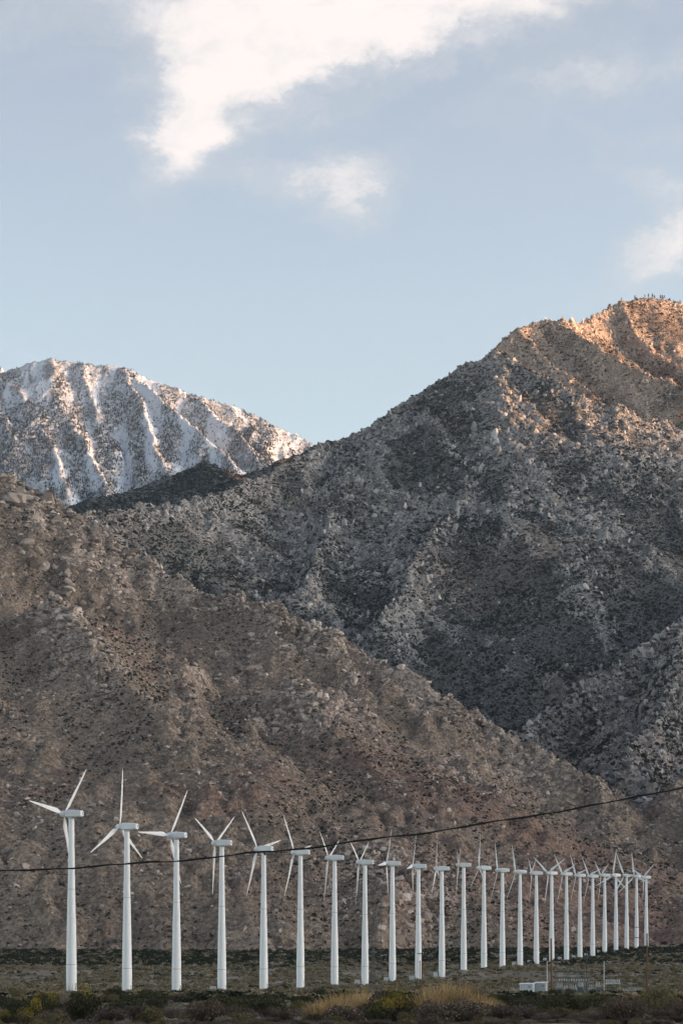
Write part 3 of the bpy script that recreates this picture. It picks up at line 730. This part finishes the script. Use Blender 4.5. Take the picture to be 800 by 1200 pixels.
def lattice(px, top, Y, w, label):
    g, h = hpx(px, top, Y); t = empty('lattice_tower', g, R(20))
    cs = [(-1, -1), (1, -1), (1, 1), (-1, 1)]; wt = w * .35
    def pt(c, z): q = (w + (wt - w) * z / h) / 2; return (c[0] * q, c[1] * q, z)
    for c in cs: MB().tube([pt(c, -.5), pt(c, h)], .06, 5).o('leg', M['lattice'], t)
    zs = np.linspace(.3, h, 9)
    for a, b in zip(zs[:-1], zs[1:]):
        mb = MB()
        for i in range(4):
            c, d = cs[i], cs[(i + 1) % 4]; mb.tube([pt(c, a), pt(d, b)], .035, 4).tube([pt(d, a), pt(c, b)], .035, 4).tube([pt(c, b), pt(d, b)], .035, 4)
        mb.o('bracing', M['lattice'], t)
    return tag(t, label, 'tower')
lattice(437, 1108, 860, 1.5, 'slim grey lattice tower right of the eighth turbine')
g, h = hpx(446.5, 1052, 860); t = empty('guyed_mast', g)
MB().tube([(0, 0, -.3), (0, 0, h)], [.09, .06], 6).o('mast', M['lattice'], t)
for a in (30, 150, 270):
    MB().tube([(0, 0, h * .9), (math.cos(R(a)) * 9, math.sin(R(a)) * 9, 0)], .012, 4).o('guy_wire', M['lattice'], t)
tag(t, 'very thin guyed mast beside the lattice tower', 'mast')

# overhead cable near the camera, slung between two poles just outside the frame
CY = 60.0
def cable_z(px): return CAMZ + (HY - (1021 - .04 * px - .000103 * px * px)) / F * CY
xa, xb = -44.0, 15.5
pts = []
for i in range(181):
    x = xa + (xb - xa) * i / 180; px = CX + x * F / CY
    pts.append((x, CY, cable_z(px) + .012 * math.sin(x * 2.3) + .008 * math.sin(x * 6.1 + 1)))
cb = empty('overhead_cable', (0, CY, 0)); cb.location = (0, 0, 0)
MB().tube(pts, .015, 6).o('cable', M['cable'], cb)
MB().tube([(p[0], p[1] + .02 * math.cos(k * .9), p[2] + .024 * math.sin(k * .9)) for k, p in enumerate(pts)], .008, 5).o('lashing_wire', M['cable'], cb)
tag(cb, 'dark sagging cable crossing the whole picture in front of the turbines', 'cable')
wood_pole((xa, CY + .2, gz(xa, CY)), pts[0][2] + .6 - gz(xa, CY), 'wooden pole off the left edge carrying the near cable', None, 'wood_g', 0, .16)
wood_pole((xb, CY + .2, gz(xb, CY)), pts[-1][2] + .6 - gz(xb, CY), 'wooden pole off the right edge carrying the near cable', None, 'wood_g', 0, .16)

# ------------------------------------------------------------------ substation
def shed(px0, px1, top, label, dy):
    Y = SY + dy; g = gpt((px0 + px1) / 2, Y); w = (px1 - px0) / F * Y; h = CAMZ + (HY - top) / F * Y - g.z
    t = empty('equipment_shed', g, R(-14))
    d = 3.0; V = [(-w / 2, -d / 2, 0), (w / 2, -d / 2, 0), (w / 2, d / 2, 0), (-w / 2, d / 2, 0), (-w / 2, -d / 2, h - .5), (w / 2, -d / 2, h - .5), (w / 2, d / 2, h - .3), (-w / 2, d / 2, h - .3)]
    MB().add(V, [(0, 3, 2, 1), (0, 1, 5, 4), (1, 2, 6, 5), (2, 3, 7, 6), (3, 0, 4, 7), (4, 5, 6, 7)]).o('wall', M['cabinet'], t)
    MB().box((0, 0, h - .28), (w + .4, d + .5, .14), (R(4), 0, 0)).o('roof', M['white'], t)
    dr = MB().box((-w * .2, -d / 2 - .03, 1.0), (.95, .07, 2.0)).o('door', M['seam'], t); MB().box((-w * .2 + .33, -d / 2 - .09, 1.0), (.05, .08, .14)).o('handle', M['dark'], dr)
    MB().box((w * .25, -d / 2 - .03, h - 1.1), (.7, .07, .5)).o('louvre', M['xformer'], t)
    MB().box((0, 0, .0), (w + .5, d + .5, .36)).o('slab', M['concrete'], t)
    return tag(t, label, 'shed')
shed(609.5, 625, 1151.3, 'pale grey equipment shed, left of the two at the substation', 6)
shed(627, 640.3, 1150.0, 'pale grey equipment shed, right of the two at the substation', 9)
g0 = gpt(675, SY); mpp = SY / F
bs = empty('busbar_frame', g0)
def bx(px): return (px - 675) * mpp
def bz(py): return CAMZ + (HY - py) / F * SY - g0.z
for dy in (0, 4.5):
    for px in (652, 666.2, 677, 687.5): MB().box((bx(px), dy, bz(1137) / 2 - .3), (.28, .28, bz(1137) + .6)).o('post', M['galv'], bs)
    for py in (1138.6, 1146): MB().box((bx(669.5), dy - .3, bz(py)), (bx(690) - bx(650), .3, .34)).o('beam', M['lattice'], bs)
for px in (652, 666.2, 677, 687.5): MB().box((bx(px), 2.25, bz(1137.2)), (.2, 4.2, .2)).o('tie', M['galv'], bs)
for k, px in enumerate(np.linspace(655, 686, 12)):
    MB().lathe([(.06, 0), (.16, .06), (.07, .14), (.16, .22), (.07, .3), (.16, .38), (.07, .46), (.16, .54), (.05, .66)], 8).o('insulator', M['porcelain'], bs, (bx(px), -.3, bz(1146) - .85))
for dz, dy in ((.9, 0), (.9, 2.2), (.9, 4.4)): MB().tube([(bx(650), dy - .3, bz(1146) - dz), (bx(690), dy - .3, bz(1146) - dz)], .05, 6).o('busbar', M['lattice'], bs)
tag(bs, 'grey steel busbar frame with two beams in the substation', 'frame')
def transformer(px, dy, w, h, label):
    g = gpt(px, SY + dy); t = empty('transformer', g, R(random.uniform(-15, 15)))
    MB().box((0, 0, h * .5 + .2), (w, 1.4, h)).o('tank', M['xformer'], t, bevel=.05)
    MB().box((0, 0, 0), (w + .6, 2.2, .5)).o('plinth', M['concrete'], t)
    for k in range(6): MB().box((-w * .4 + w * .16 * k, -.98, h * .5 + .1), (.06, .5, h * .75)).o('radiator_fin', M['galv'], t)
    for k in (-1, 0, 1): MB().lathe([(.12, 0), (.05, .1), (.13, .16), (.05, .26), (.12, .32), (.05, .42), (.1, .48), (.03, .8)], 8).o('bushing', M['porcelain'], t, (k * w * .3, 0, h + .2))
    return tag(t, label, 'transformer')
transformer(655.5, -2.5, 1.6, 1.9, 'grey transformer at the left end of the busbar frame')
transformer(662.5, -1.5, 1.2, 1.4, 'small grey transformer, second from the left under the busbar frame')
transformer(671, -3, 1.9, 1.7, 'grey transformer in the middle of the busbar frame')
transformer(680, -2, 1.4, 2.2, 'tall grey transformer right of centre under the busbar frame')
transformer(692, -3, 1.5, 1.6, 'grey transformer right of the dark pole')
transformer(700, -1, 1.3, 2.3, 'grey transformer left of the right hand pale pole')
g1 = gpt(717.5, SY - 1); t = empty('insulator_rack', g1)
def rz_(py): return CAMZ + (HY - py) / F * (SY - 1) - g1.z
hw = 8.2 * mpp
for s in (-1, 1): MB().box((s * hw, 0, rz_(1153) / 2), (.25, .25, rz_(1153))).o('post', M['galv'], t)
MB().box((0, 0, rz_(1152.6)), (2 * hw + .3, .3, .24)).o('beam', M['cabinet'], t)
MB().box((0, 0, rz_(1148.2)), (2 * hw + .3, .2, .14)).o('top_rail', M['cabinet'], t)
for k in range(7): MB().lathe([(.08, 0), (.2, .08), (.1, .2), (.2, .3), (.1, .42), (.2, .52), (.06, .78)], 8).o('insulator', M['porcelain'], t, (-hw * .88 + hw * 1.76 * k / 6, 0, rz_(1152.6) + .13))
for s in (-1, 1): MB().tube([(s * hw, 0, .2), (0, 0, rz_(1153))], .05, 5).o('brace', M['galv'], t)
tag(t, 'rack of pale insulators right of the substation', 'rack')
def fence(pa, pb, Y, h, label):
    A = gpt(pa, Y); B = gpt(pb, Y); t = empty('wire_fence', A); L = (B - A).length; d = (B - A) / L
    n = int(L / 2.6)
    for k in range(n + 1):
        q = d * (L * k / n); MB().tube([(q.x, q.y, -.3), (q.x, q.y, h + .1)], .05, 6).o('post', M['galv'], t)
    for z in (.15, h): MB().tube([(0, 0, z), (B.x - A.x, B.y - A.y, z)], .03, 5).o('rail', M['galv'], t)
    mb = MB(); u = 0.0
    while u < L - h:
        for s, z0, z1 in ((0, 0, h), (1, h, 0)):
            a = d * u; b = d * (u + h); mb.tube([(a.x, a.y, z0 + .05), (b.x, b.y, z1)], .014, 3)
        u += .16
    nm = mb.o('wire_mesh', M['cabinet'], t); nm['kind'] = 'stuff'
    return tag(t, label, 'fence')
fence(726, 752, SY - 6, 2.0, 'pale wire fence at the right side of the substation')
fence(597, 611, SY - 2, 1.9, 'short pale wire fence left of the two sheds')

# ------------------------------------------------------------------ desert plants
def lobes(r, n, rx, h):
    L = []
    for k in range(n):
        a = r.uniform(0, 6.283); q = rx * .62 * math.sqrt(r.random()); zz = h * r.uniform(.35, .78) * (1 - .45 * q / rx)
        L.append((math.cos(a) * q, math.sin(a) * q, zz, rx * r.uniform(.26, .46), h * r.uniform(.2, .34)))
    return L
def leaves(seed, n, rx, h, leaf, nl=9, up=0.0, shell=.55):
    r = np.random.default_rng(seed); L = np.array(lobes(r, nl, rx, h))
    k = r.integers(0, nl, n); d = r.normal(size=(n, 3)); d /= np.linalg.norm(d, axis=1)[:, None]
    rad = r.uniform(shell, 1.08, n) ** .6
    c = np.stack([L[k, 0] + d[:, 0] * L[k, 3] * rad, L[k, 1] + d[:, 1] * L[k, 3] * rad, np.maximum(.03, L[k, 2] + d[:, 2] * L[k, 4] * rad)], -1)
    a = r.normal(size=(n, 3)); a[:, 2] += up; a /= np.linalg.norm(a, axis=1)[:, None]
    b = np.cross(a, r.normal(size=(n, 3))); b /= np.linalg.norm(b, axis=1)[:, None] + 1e-9
    s = leaf * r.uniform(.6, 1.4, n)[:, None]
    V = np.stack([c - a * s, c + b * s * .45, c + a * s, c - b * s * .45], 1).reshape(-1, 3)
    return V, np.arange(4 * n).reshape(n, 4)
def stems(seed, n, rx, h, wd, spread=1.0, curve=.15, zmin=.6):
    r = np.random.default_rng(seed)
    a = r.uniform(0, 6.283, n); q = rx * spread * np.sqrt(r.random(n)); hh = h * r.uniform(zmin, 1, n) * (1 - .35 * (q / rx) ** 2)
    b = np.stack([np.cos(a) * q * .22, np.sin(a) * q * .22, 0 * a - .03], -1)
    e = np.stack([np.cos(a) * q, np.sin(a) * q, hh], -1)
    mdl = .5 * (b + e) + np.stack([r.normal(0, curve * rx * .4, n), r.normal(0, curve * rx * .4, n), curve * hh], -1)
    t = r.uniform(0, 6.283, n); wv = np.stack([np.cos(t), np.sin(t), 0 * t], -1) * wd
    V = np.stack([b - wv, b + wv, mdl + wv * .7, mdl - wv * .7, e], 1).reshape(-1, 3)
    o5 = 5 * np.arange(n)[:, None]
    Fc = np.concatenate([np.hstack([o5, o5 + 1, o5 + 2]), np.hstack([o5, o5 + 2, o5 + 3]), np.hstack([o5 + 3, o5 + 2, o5 + 4])])
    return V, Fc
M['lf_dark'] = leaf_mat('creosote_leaf', [(0, (.022, .026, .013)), (.5, (.048, .052, .025)), (1, (.095, .090, .045))])
M['lf_olive'] = leaf_mat('olive_leaf', [(0, (.065, .056, .028)), (.5, (.135, .112, .055)), (1, (.23, .185, .09))])
M['lf_grey'] = leaf_mat('grey_brush_leaf', [(0, (.050, .040, .033)), (.5, (.090, .074, .060)), (1, (.15, .125, .10))])
M['lf_brown'] = leaf_mat('brown_brush_leaf', [(0, (.055, .039, .029)), (.5, (.115, .083, .061)), (1, (.20, .148, .108))])
M['flower_y'] = leaf_mat('yellow_flower', [(0, (.14, .105, .016)), (.5, (.27, .20, .024)), (1, (.40, .30, .05))])
M['flower_w'] = leaf_mat('pale_seed_head', [(0, (.22, .19, .165)), (.6, (.36, .32, .28)), (1, (.52, .48, .43))])
M['straw'] = leaf_mat('dry_straw', [(0, (.25, .165, .075)), (.5, (.41, .28, .135)), (1, (.56, .41, .21))])
M['twig'] = leaf_mat('bare_twig', [(0, (.040, .030, .024)), (.6, (.085, .066, .054)), (1, (.17, .14, .12))])
M['twig_l'] = leaf_mat('pale_twig', [(0, (.11, .09, .075)), (.6, (.20, .17, .145)), (1, (.33, .29, .25))])
def bush_proto(kind, seed):
    """unit bush: about 2 m wide and 1 m tall; returns list of (part name, mesh)"""
    P = []
    def part(nm, VF, mat): P.append((nm, mesh_np(nm, VF[0], VF[1], M[mat])))
    if kind == 'creosote':
        part('foliage', leaves(seed, 1700, 1, 1, .058, 12, .6), 'lf_dark'); part('stems', stems(seed, 160, 1.0, 1.05, .012), 'twig')
    elif kind == 'rabbitbrush':
        part('foliage', leaves(seed, 2200, 1, .9, .045, 11, .9), 'lf_olive' if seed % 2 else 'lf_dark'); part('stems', stems(seed, 200, 1.0, .95, .012), 'twig')
        V, Fc = leaves(seed + 1, 800, .95, .9, .032, 6, 0, .85); V = V.copy(); V[:, 2] += .16; V[:, 2] = np.maximum(V[:, 2], .5); part('flowers', (V, Fc), 'flower_y')
    elif kind == 'buckwheat':
        part('foliage', leaves(seed, 2600, 1, .9, .04, 14, .3), 'lf_brown'); part('stems', stems(seed, 240, 1.02, .95, .010), 'twig')
        part('seed_heads', leaves(seed, 520, 1.03, .95, .028, 14, 0, .97), 'flower_w')
    elif kind == 'dry_grass':
        part('blades', stems(seed, 620, 1.0, 1.0, .017, 1.05, .2, .3), 'straw'); part('dead_blades', stems(seed + 3, 380, 1.0, .6, .012, 1.1, .1, .3), 'lf_brown')
    elif kind == 'dry_brush':
        part('foliage', leaves(seed, 1300, 1, .92, .052, 12, .8), 'lf_brown' if seed % 2 else 'lf_grey'); part('stems', stems(seed, 520, 1.03, 1.0, .009), 'twig')
    elif kind == 'olive':
        part('foliage', leaves(seed, 2600, 1, .95, .046, 12, .5), 'lf_olive'); part('stems', stems(seed, 160, 1, 1, .012), 'twig')
    elif kind == 'pale_twigs':
        part('stems', stems(seed, 700, 1.0, 1.05, .010, 1.0, .1, .5), 'twig_l'); part('foliage', leaves(seed, 700, .9, .6, .04, 8, .5), 'lf_brown')
    return P
PROTO = {k: [bush_proto(k, 100 + 10 * i + j) for j in range(3)] for i, k in enumerate(['creosote', 'rabbitbrush', 'buckwheat', 'dry_grass', 'dry_brush', 'olive', 'pale_twigs'])}
NAME = {'creosote': 'creosote_bush', 'rabbitbrush': 'flowering_bush', 'buckwheat': 'seed_head_bush', 'dry_grass': 'grass_clump', 'dry_brush': 'dry_bush', 'olive': 'olive_bush', 'pale_twigs': 'twiggy_bush'}
def bush(kind, px, Y, wm, hm, label, group=None):
    p = gpt(px, Y, -.04)
    t = empty(NAME[kind], p, random.uniform(0, 6.28)); k_ = 1.35 if kind == 'dry_grass' else 1.0; t.scale = (k_ * wm / 2, k_ * wm / 2, hm * k_)
    for nm, me in random.choice(PROTO[kind]): obj(nm, me, t)
    return tag(t, label, 'grass' if kind == 'dry_grass' else 'bush', group)
BUSH = [  # kind, photo column, distance, width, height, label
 ('dry_grass', 372, 122, 1.5, .85, 'golden dry grass clump at the left end of the middle straw patch'),
 ('dry_grass', 390, 126, 1.7, 1.15, 'tall golden dry grass clump below the sixth and seventh turbines'),
 ('dry_grass', 408, 129, 1.7, 1.3, 'golden dry grass clump in the middle of the left straw patch'),
 ('dry_grass', 427, 128, 1.6, 1.3, 'golden dry grass clump just left of the yellow flowering bush'),
 ('buckwheat', 401, 113.5, 1.9, 1.0, 'round brown bush dotted with pale seed heads before the left straw patch'),
 ('dry_brush', 450, 124, 2.6, 1.55, 'large greyish brown twiggy bush in the middle foreground'),
 ('rabbitbrush', 444, 116, 1.7, 1.1, 'yellow flowering bush in the middle foreground, left of two'),
 ('rabbitbrush', 472, 117, 1.9, 1.35, 'yellow flowering bush in the middle foreground, right of two'),
 ('rabbitbrush', 463, 121, 1.5, 1.65, 'tallest yellow flowering bush in the middle foreground'),
 ('buckwheat', 510, 113.5, 2.0, 1.25, 'dark round bush dotted with pale seed heads, left of the large pair'),
 ('buckwheat', 542, 114, 2.5, 1.35, 'large dark round bush dotted with pale seed heads, right of the large pair'),
 ('dry_grass', 502, 130, 1.6, 1.4, 'golden dry grass behind the left end of the seed head bushes'),
 ('dry_grass', 520, 132, 1.8, 1.6, 'golden dry grass behind the middle of the seed head bushes'),
 ('dry_grass', 540, 131, 1.8, 1.55, 'golden dry grass behind the right seed head bush'),
 ('dry_grass', 561, 130, 1.5, 1.2, 'golden dry grass at the right end of the right straw patch'),
 ('dry_grass', 578, 127, 1.1, .8, 'small golden dry grass clump right of the straw patch'),
 ('dry_brush', 588, 117, 2.2, .95, 'low brown bush right of the large seed head bushes'),
 ('dry_brush', 620, 121, 2.0, .85, 'low brown bush below the two sheds'),
 ('dry_brush', 735, 116, 2.4, 1.3, 'brown leafless bush left of the olive bush at the right'),
 ('dry_brush', 715, 119, 1.7, .95, 'smaller brown bush beside the leafless bush at the right'),
 ('olive', 768, 138, 2.4, 1.75, 'tan olive bush at the right below the tall wooden pole'),
 ('olive', 783, 132, 1.8, 1.25, 'small tan olive bush at the right edge'),
 ('dry_brush', 792, 121, 2.2, 1.1, 'brown bush at the right edge of the picture'),
 ('creosote', 700, 150, 3.0, 1.3, 'dark green bush below the right hand pale pole'),
 ('creosote', 665, 158, 3.4, 1.3, 'wide dark green bush in front of the busbar frame'),
 ('creosote', 633, 165, 3.2, 1.2, 'dark green bush in front of the right shed'),
 ('olive', 655, 132, 1.5, .65, 'low tan bush in front of the dark bushes below the substation'),
 ('olive', 690, 128, 1.2, .5, 'very low tan bush right of centre in the foreground'),
 ('creosote', 94, 124, 2.1, 1.6, 'large dark bush before the foot of the leftmost turbine'),
 ('pale_twigs', 80, 127, 1.1, 1.95, 'pale leafless twigs rising before the leftmost turbine'),
 ('rabbitbrush', 96, 130, 1.3, 1.75, 'yellow tipped bush right of the leftmost turbine foot'),
 ('rabbitbrush', 50, 127, 1.2, 1.55, 'tall yellow flowering bush left of the leftmost turbine'),
 ('rabbitbrush', 39, 121, 1.2, 1.2, 'yellow flowering bush near the lower left corner, middle of three'),
 ('rabbitbrush', 68, 131, 1.3, 1.45, 'yellow flowering bush close to the left side of the leftmost turbine'),
 ('rabbitbrush', 10, 113, 1.1, .75, 'low yellow flowering bush in the lower left corner'),
 ('rabbitbrush', 28, 115, 1.1, .8, 'low yellow flowering bush right of the one in the lower left corner'),
 ('creosote', 20, 128, 2.2, 1.1, 'dark bush behind the yellow flowers in the lower left corner'),
 ('dry_brush', 62, 117, 1.8, .8, 'low brown bush between the yellow flowers at the lower left'),
 ('dry_brush', 130, 118, 2.2, .95, 'brown bush below the second turbine'),
 ('dry_brush', 163, 124, 1.9, 1.0, 'brown bush right of the second turbine in the foreground'),
 ('olive', 178, 123, 1.5, .85, 'olive bush between the second and third turbines in the foreground'),
 ('pale_twigs', 204, 140, 1.5, .95, 'pale twiggy bush below the third turbine'),
 ('dry_brush', 245, 121, 2.4, 1.15, 'grey brown bush below the fourth turbine'),
 ('dry_brush', 275, 124, 1.7, .9, 'grey brown bush right of the fourth turbine'),
 ('creosote', 310, 150, 2.6, 1.1, 'dark bush below the fifth turbine'),
 ('dry_brush', 330, 120, 1.6, .75, 'low brown bush left of the straw patch'),
]
for b_ in BUSH: bush(b_[0], b_[1], b_[2], b_[3], b_[4], b_[5])
r_ = np.random.default_rng(5); BELT = {}
for k in range(90):
    Y = 150 + 260 * r_.random() ** 1.3; px = r_.uniform(-30, 830)
    kd = r_.choice(['creosote', 'creosote', 'creosote', 'dry_brush', 'olive'])
    row = 'nearest' if Y < 200 else 'middle' if Y < 280 else 'farthest'
    fmt = '%s ' + {'creosote': 'dark green bush', 'dry_brush': 'brown twiggy bush', 'olive': 'olive bush'}[kd] + ' from the left in the ' + row + ' row of the scrub belt'
    BELT.setdefault(fmt, []).append(bush(kd, px, Y, r_.uniform(1.6, 3.2), r_.uniform(.7, 1.25) * (1.0 if Y < 300 else 1.3), fmt, kd.replace('_', ' ') + ' bushes of the scrub belt'))

for k in range(70):
    Y = 112 + 34 * r_.random(); px = r_.uniform(-30, 830)
    kd = r_.choice(['dry_brush', 'dry_brush', 'olive', 'pale_twigs', 'buckwheat'])
    fmt = '%s ' + {'dry_brush': 'small brown dry bush', 'olive': 'small olive bush', 'pale_twigs': 'small pale twiggy bush', 'buckwheat': 'small brown bush with pale seed heads'}[kd] + ' from the left along the bottom edge'
    BELT.setdefault(fmt, []).append(bush(kd, px, Y, r_.uniform(.7, 1.7), r_.uniform(.3, .75), fmt, 'small ' + kd.replace('_', ' ') + ' bushes in the foreground'))
for fmt, obs in BELT.items(): number_from_left(obs, fmt)

# the uncountable rest of the scrub
M['scrub_tan'] = leaf_mat('tan_scrub', [(0, (.13, .105, .068)), (.5, (.22, .178, .118)), (1, (.33, .27, .185))])
M['scrub_olive'] = leaf_mat('olive_scrub', [(0, (.075, .070, .036)), (.5, (.125, .112, .060)), (1, (.19, .165, .092))])
tan = [shrub_mesh('scrub_shape', 160 + k, M['scrub_tan'], 70, .26, .7) for k in range(3)] + [shrub_mesh('scrub_shape', 170 + k, M['scrub_olive'], 70, .26, .7) for k in range(2)]
drk = [shrub_mesh('scrub_shape', 180 + k, M['shrub_dark'], 90, .22, .75) for k in range(4)]
def gscatter(n, y0, y1, dens, p=1.0, xm=1.15):
    Y = y0 + (y1 - y0) * rng.random(n) ** p; X = rng.uniform(-1, 1, n) * .12 * xm * Y
    k = rng.random(n) < dens(X, Y); X, Y = X[k], Y[k]; return np.stack([X, Y, ground_z(X, Y) - .03], -1)
P = gscatter(14000, 300, 900, lambda x, y: .4 + .5 * (fbm(x / 30., y / 90., 3) > -.05)); S = sizes(len(P), .4, 1.2, 2)
scatter('near_scrub', tan, P, scl(S, (.9, 1.5), (.6, 1)), rng.uniform(0, 6.3, len(P)), 'tan and olive low scrub on the flat before the turbines', 'scrub', .08)
P = gscatter(42000, 850, 2150, lambda x, y: .18 + .65 * (fbm(x / 45., y / 150., 3) > -.05)); S = sizes(len(P), .5, 1.9, 2)
scatter('valley_scrub', tan, P, scl(S, (.9, 1.4), (.8, 1.4)), rng.uniform(0, 6.3, len(P)), 'tan and olive low scrub around the turbine feet', 'scrub', .08)
tuft = [PROTO['dry_brush'][0][0][1], PROTO['dry_brush'][1][1][1], PROTO['pale_twigs'][0][0][1], PROTO['dry_grass'][0][1][1], PROTO['olive'][1][0][1]]
P = gscatter(5200, 104, 330, lambda x, y: .3 + .6 * (fbm(x / 5., y / 9., 3) > -.05), 1.4); S = sizes(len(P), .14, .42, 2)
scatter('ground_litter', tuft, P, scl(S, (.9, 1.6), (.5, 1.1)), rng.uniform(0, 6.3, len(P)), 'low dry tufts and twigs on the foreground soil', 'dry tufts', .08)
P = gscatter(1700, 260, 700, lambda x, y: .75 + 0 * x); S = sizes(len(P), .6, 1.5, 2)
scatter('dark_scrub_belt', drk, P, scl(S, (.9, 1.5), (.6, .95)), rng.uniform(0, 6.3, len(P)), 'dark green scrub belt across the foreground', 'scrub', .08)
P = gscatter(2400, 850, 1750, lambda x, y: (fbm(x / 70. + 3, y / 140., 3) > .12) * .8); S = sizes(len(P), .8, 2.2, 2)
scatter('dark_scrub_patches', drk, P, scl(S, (.9, 1.6), (.6, 1)), rng.uniform(0, 6.3, len(P)), 'scattered dark bushes around the turbine feet', 'scrub', .08)
P = gscatter(15000, 1560, 2600, lambda x, y: smoothstep(1600, 1850, y - .25 * x + 190 * fbm(x / 60., y / 110., 4)) * smoothstep(2200, 2050, y - .9 * np.maximum(x, 0) + 160 * fbm(x / 40. + 7, y / 60., 3)) * (.25 + .75 * (fbm(x / 16., y / 30., 3) > -.12))); S = sizes(len(P), .9, 3.4, 2.2)
scatter('dark_thicket', drk, P, scl(S, (.9, 1.5), (.7, 1.1)), rng.uniform(0, 6.3, len(P)), 'dark band of dense bushes along the foot of the hill', 'thicket', .08)

# ------------------------------------------------------------------ boulders big enough to be told apart
ROCKH = [rock_mesh('boulder', 220 + k, 3, M['rock_hill'], e, 18) for k, e in enumerate([(1, .9, .9), (1.2, .9, .8), (.9, .9, 1.1), (1, 1, .8)])]
ROCKM = [rock_mesh('boulder', 240 + k, 3, M['rock_mtn'], e, 12) for k, e in enumerate([(.6, .8, 1.6), (.8, .8, 1.2), (.55, .7, 1.9), (1, .9, 1.0)])]
def boulders(T, n, px, py, sx, sy, lo, hi, meshes, label, group, rot=0.0, slab=0.0):
    made = []
    for k in range(n):
        a, b_ = r_.normal(0, .5), r_.normal(0, .5); c_, s_ = math.cos(R(rot)), math.sin(R(rot))
        q = cast(T, px + sx * a * c_ - sy * b_ * s_, py + sx * a * s_ + sy * b_ * c_)
        if q is None: continue
        s = float(sizes(1, lo, hi, 1.8)[0])
        o = obj('boulder', meshes[r_.integers(len(meshes))], None, q - Vector((0, 0, .25 * s)))
        o.scale = (s * r_.uniform(.8, 1.2), s * r_.uniform(.8, 1.2), s * r_.uniform(.75, 1.1))
        o.rotation_euler = (r_.normal(0, .15) - slab * .35, r_.normal(0, .15) + slab * .35, r_.uniform(-.6, .6))
        made.append(tag(o, label, 'boulder', group))
    number_from_left(made, '%s ' + label.replace(' on ', ' from the left on ', 1).replace(' at ', ' from the left at ', 1 if ' on ' not in label else 0).replace(' near ', ' from the left near ', 1 if ' on ' not in label and ' at ' not in label else 0).replace(' along ', ' from the left along ', 1 if ' on ' not in label else 0))
boulders(hill, 34, 482, 1078, 42, 55, 3.2, 7.5, ROCKH, 'large boulder on the crag behind the ninth to eleventh turbines', 'boulders of the crag behind the turbines')
boulders(hill, 14, 20, 1118, 40, 22, 2, 5, ROCKH, 'pale boulder at the foot of the hill, left edge', 'boulders at the left foot of the hill')
boulders(hill, 26, 25, 585, 55, 30, 5, 12, ROCKH, 'large boulder on the brown foothill top, left edge', 'boulders on the foothill top')
boulders(hill, 22, 75, 660, 50, 30, 4, 9, ROCKH, 'tilted slab on the upper brown foothill', 'slabs on the upper foothill', 0, 1)
boulders(hill, 26, 100, 715, 60, 30, 3, 8, ROCKH, 'grey slab on the rocky knoll half way up the foothill', 'slabs on the foothill knoll', 0, 1)
boulders(mtn, 46, 575, 510, 34, 95, 6, 15, ROCKM, 'tall pale rock slab on the crag below the front summit', 'slabs of the crag below the front summit', 32, .6)
boulders(mtn, 30, 640, 462, 70, 14, 3.5, 8, ROCKM, 'pale rock on the crest right of the front summit', 'rocks on the front crest', 25, .3)
boulders(mtn, 34, 420, 560, 50, 60, 5, 12, ROCKM, 'pale boulder on the spur left of the front summit', 'boulders on the left spur', 0, .3)
boulders(mtn, 22, 530, 600, 26, 110, 6, 13, ROCKM, 'narrow rock fin along the gully in the mountain face', 'rock fins along the gully', 34, .8)
boulders(mtn, 20, 740, 815, 55, 40, 4, 9, ROCKM, 'pale boulder on the lower right slope above the canyon', 'boulders above the canyon')

# pines on the summit skyline
TRUNK = MB().tube([(0, 0, -.05), (0, 0, .5), (0, 0, .95)], [.03, .022, .006], 6).me('trunk', M['twig'])
CROWN = []
for sd in (1, 2, 3):
    r3 = np.random.default_rng(sd); V = []; Fc = []
    for k in range(150):
        z = r3.uniform(.25, 1); q = .20 * (1.08 - z) ** .8 + .02; a = r3.uniform(0, 6.28); s = .06
        c = np.array([math.cos(a) * q * r3.uniform(.3, 1.2), math.sin(a) * q * r3.uniform(.3, 1.2), z])
        u = r3.normal(size=3) * s; v = r3.normal(size=3) * s; b0 = len(V); V += [c - u, c + v, c + u]; Fc.append([b0, b0 + 1, b0 + 2])
    CROWN.append(mesh_np('crown', V, Fc, M['conifer']))
PINES = []
for k, (px, hh) in enumerate([(743, 10), (755, 7), (759, 9), (763, 10), (767, 8), (772, 9), (775, 11), (778, 8), (784, 7), (790, 6), (797, 7), (806, 8), (728, 6)]):
    m_ = np.abs(CX + F * mtn_b.X / mtn_b.Y - px) < 1.2
    el_ = np.where(m_, (mtn_b.Z - CAMZ) / mtn_b.Y, -9); j = int(np.argmax(el_))
    t = empty('pine_tree', (mtn_b.X.flat[j], mtn_b.Y.flat[j], mtn_b.Z.flat[j] - .4), random.uniform(0, 6)); t.scale = (hh, hh, hh)
    obj('trunk', TRUNK, t); obj('crown', CROWN[k % 3], t)
    PINES.append(tag(t, 'tiny pine on the skyline', 'tree', 'pines on the summit skyline'))
number_from_left(PINES, '%s tiny pine from the left on the highest summit skyline')

# ------------------------------------------------------------------ the evening air between the ridges
hm = bpy.data.materials.new('haze'); hm.use_nodes = True; hm.node_tree.nodes.clear(); N = NT(hm.node_tree)
pv = N.n('ShaderNodeVolumePrincipled', {'Color': (.66, .82, 1.0, 1), 'Density': 1.0e-5, 'Anisotropy': .2})
N.t.links.new(pv.outputs[0], N.n('ShaderNodeOutputMaterial').inputs['Volume'])
hz = MB().box((0, 2500, 1850), (42000, 35000, 3900)).o('haze', hm)
tag(hz, 'thin blue evening haze filling the valley', 'haze', kind='stuff')
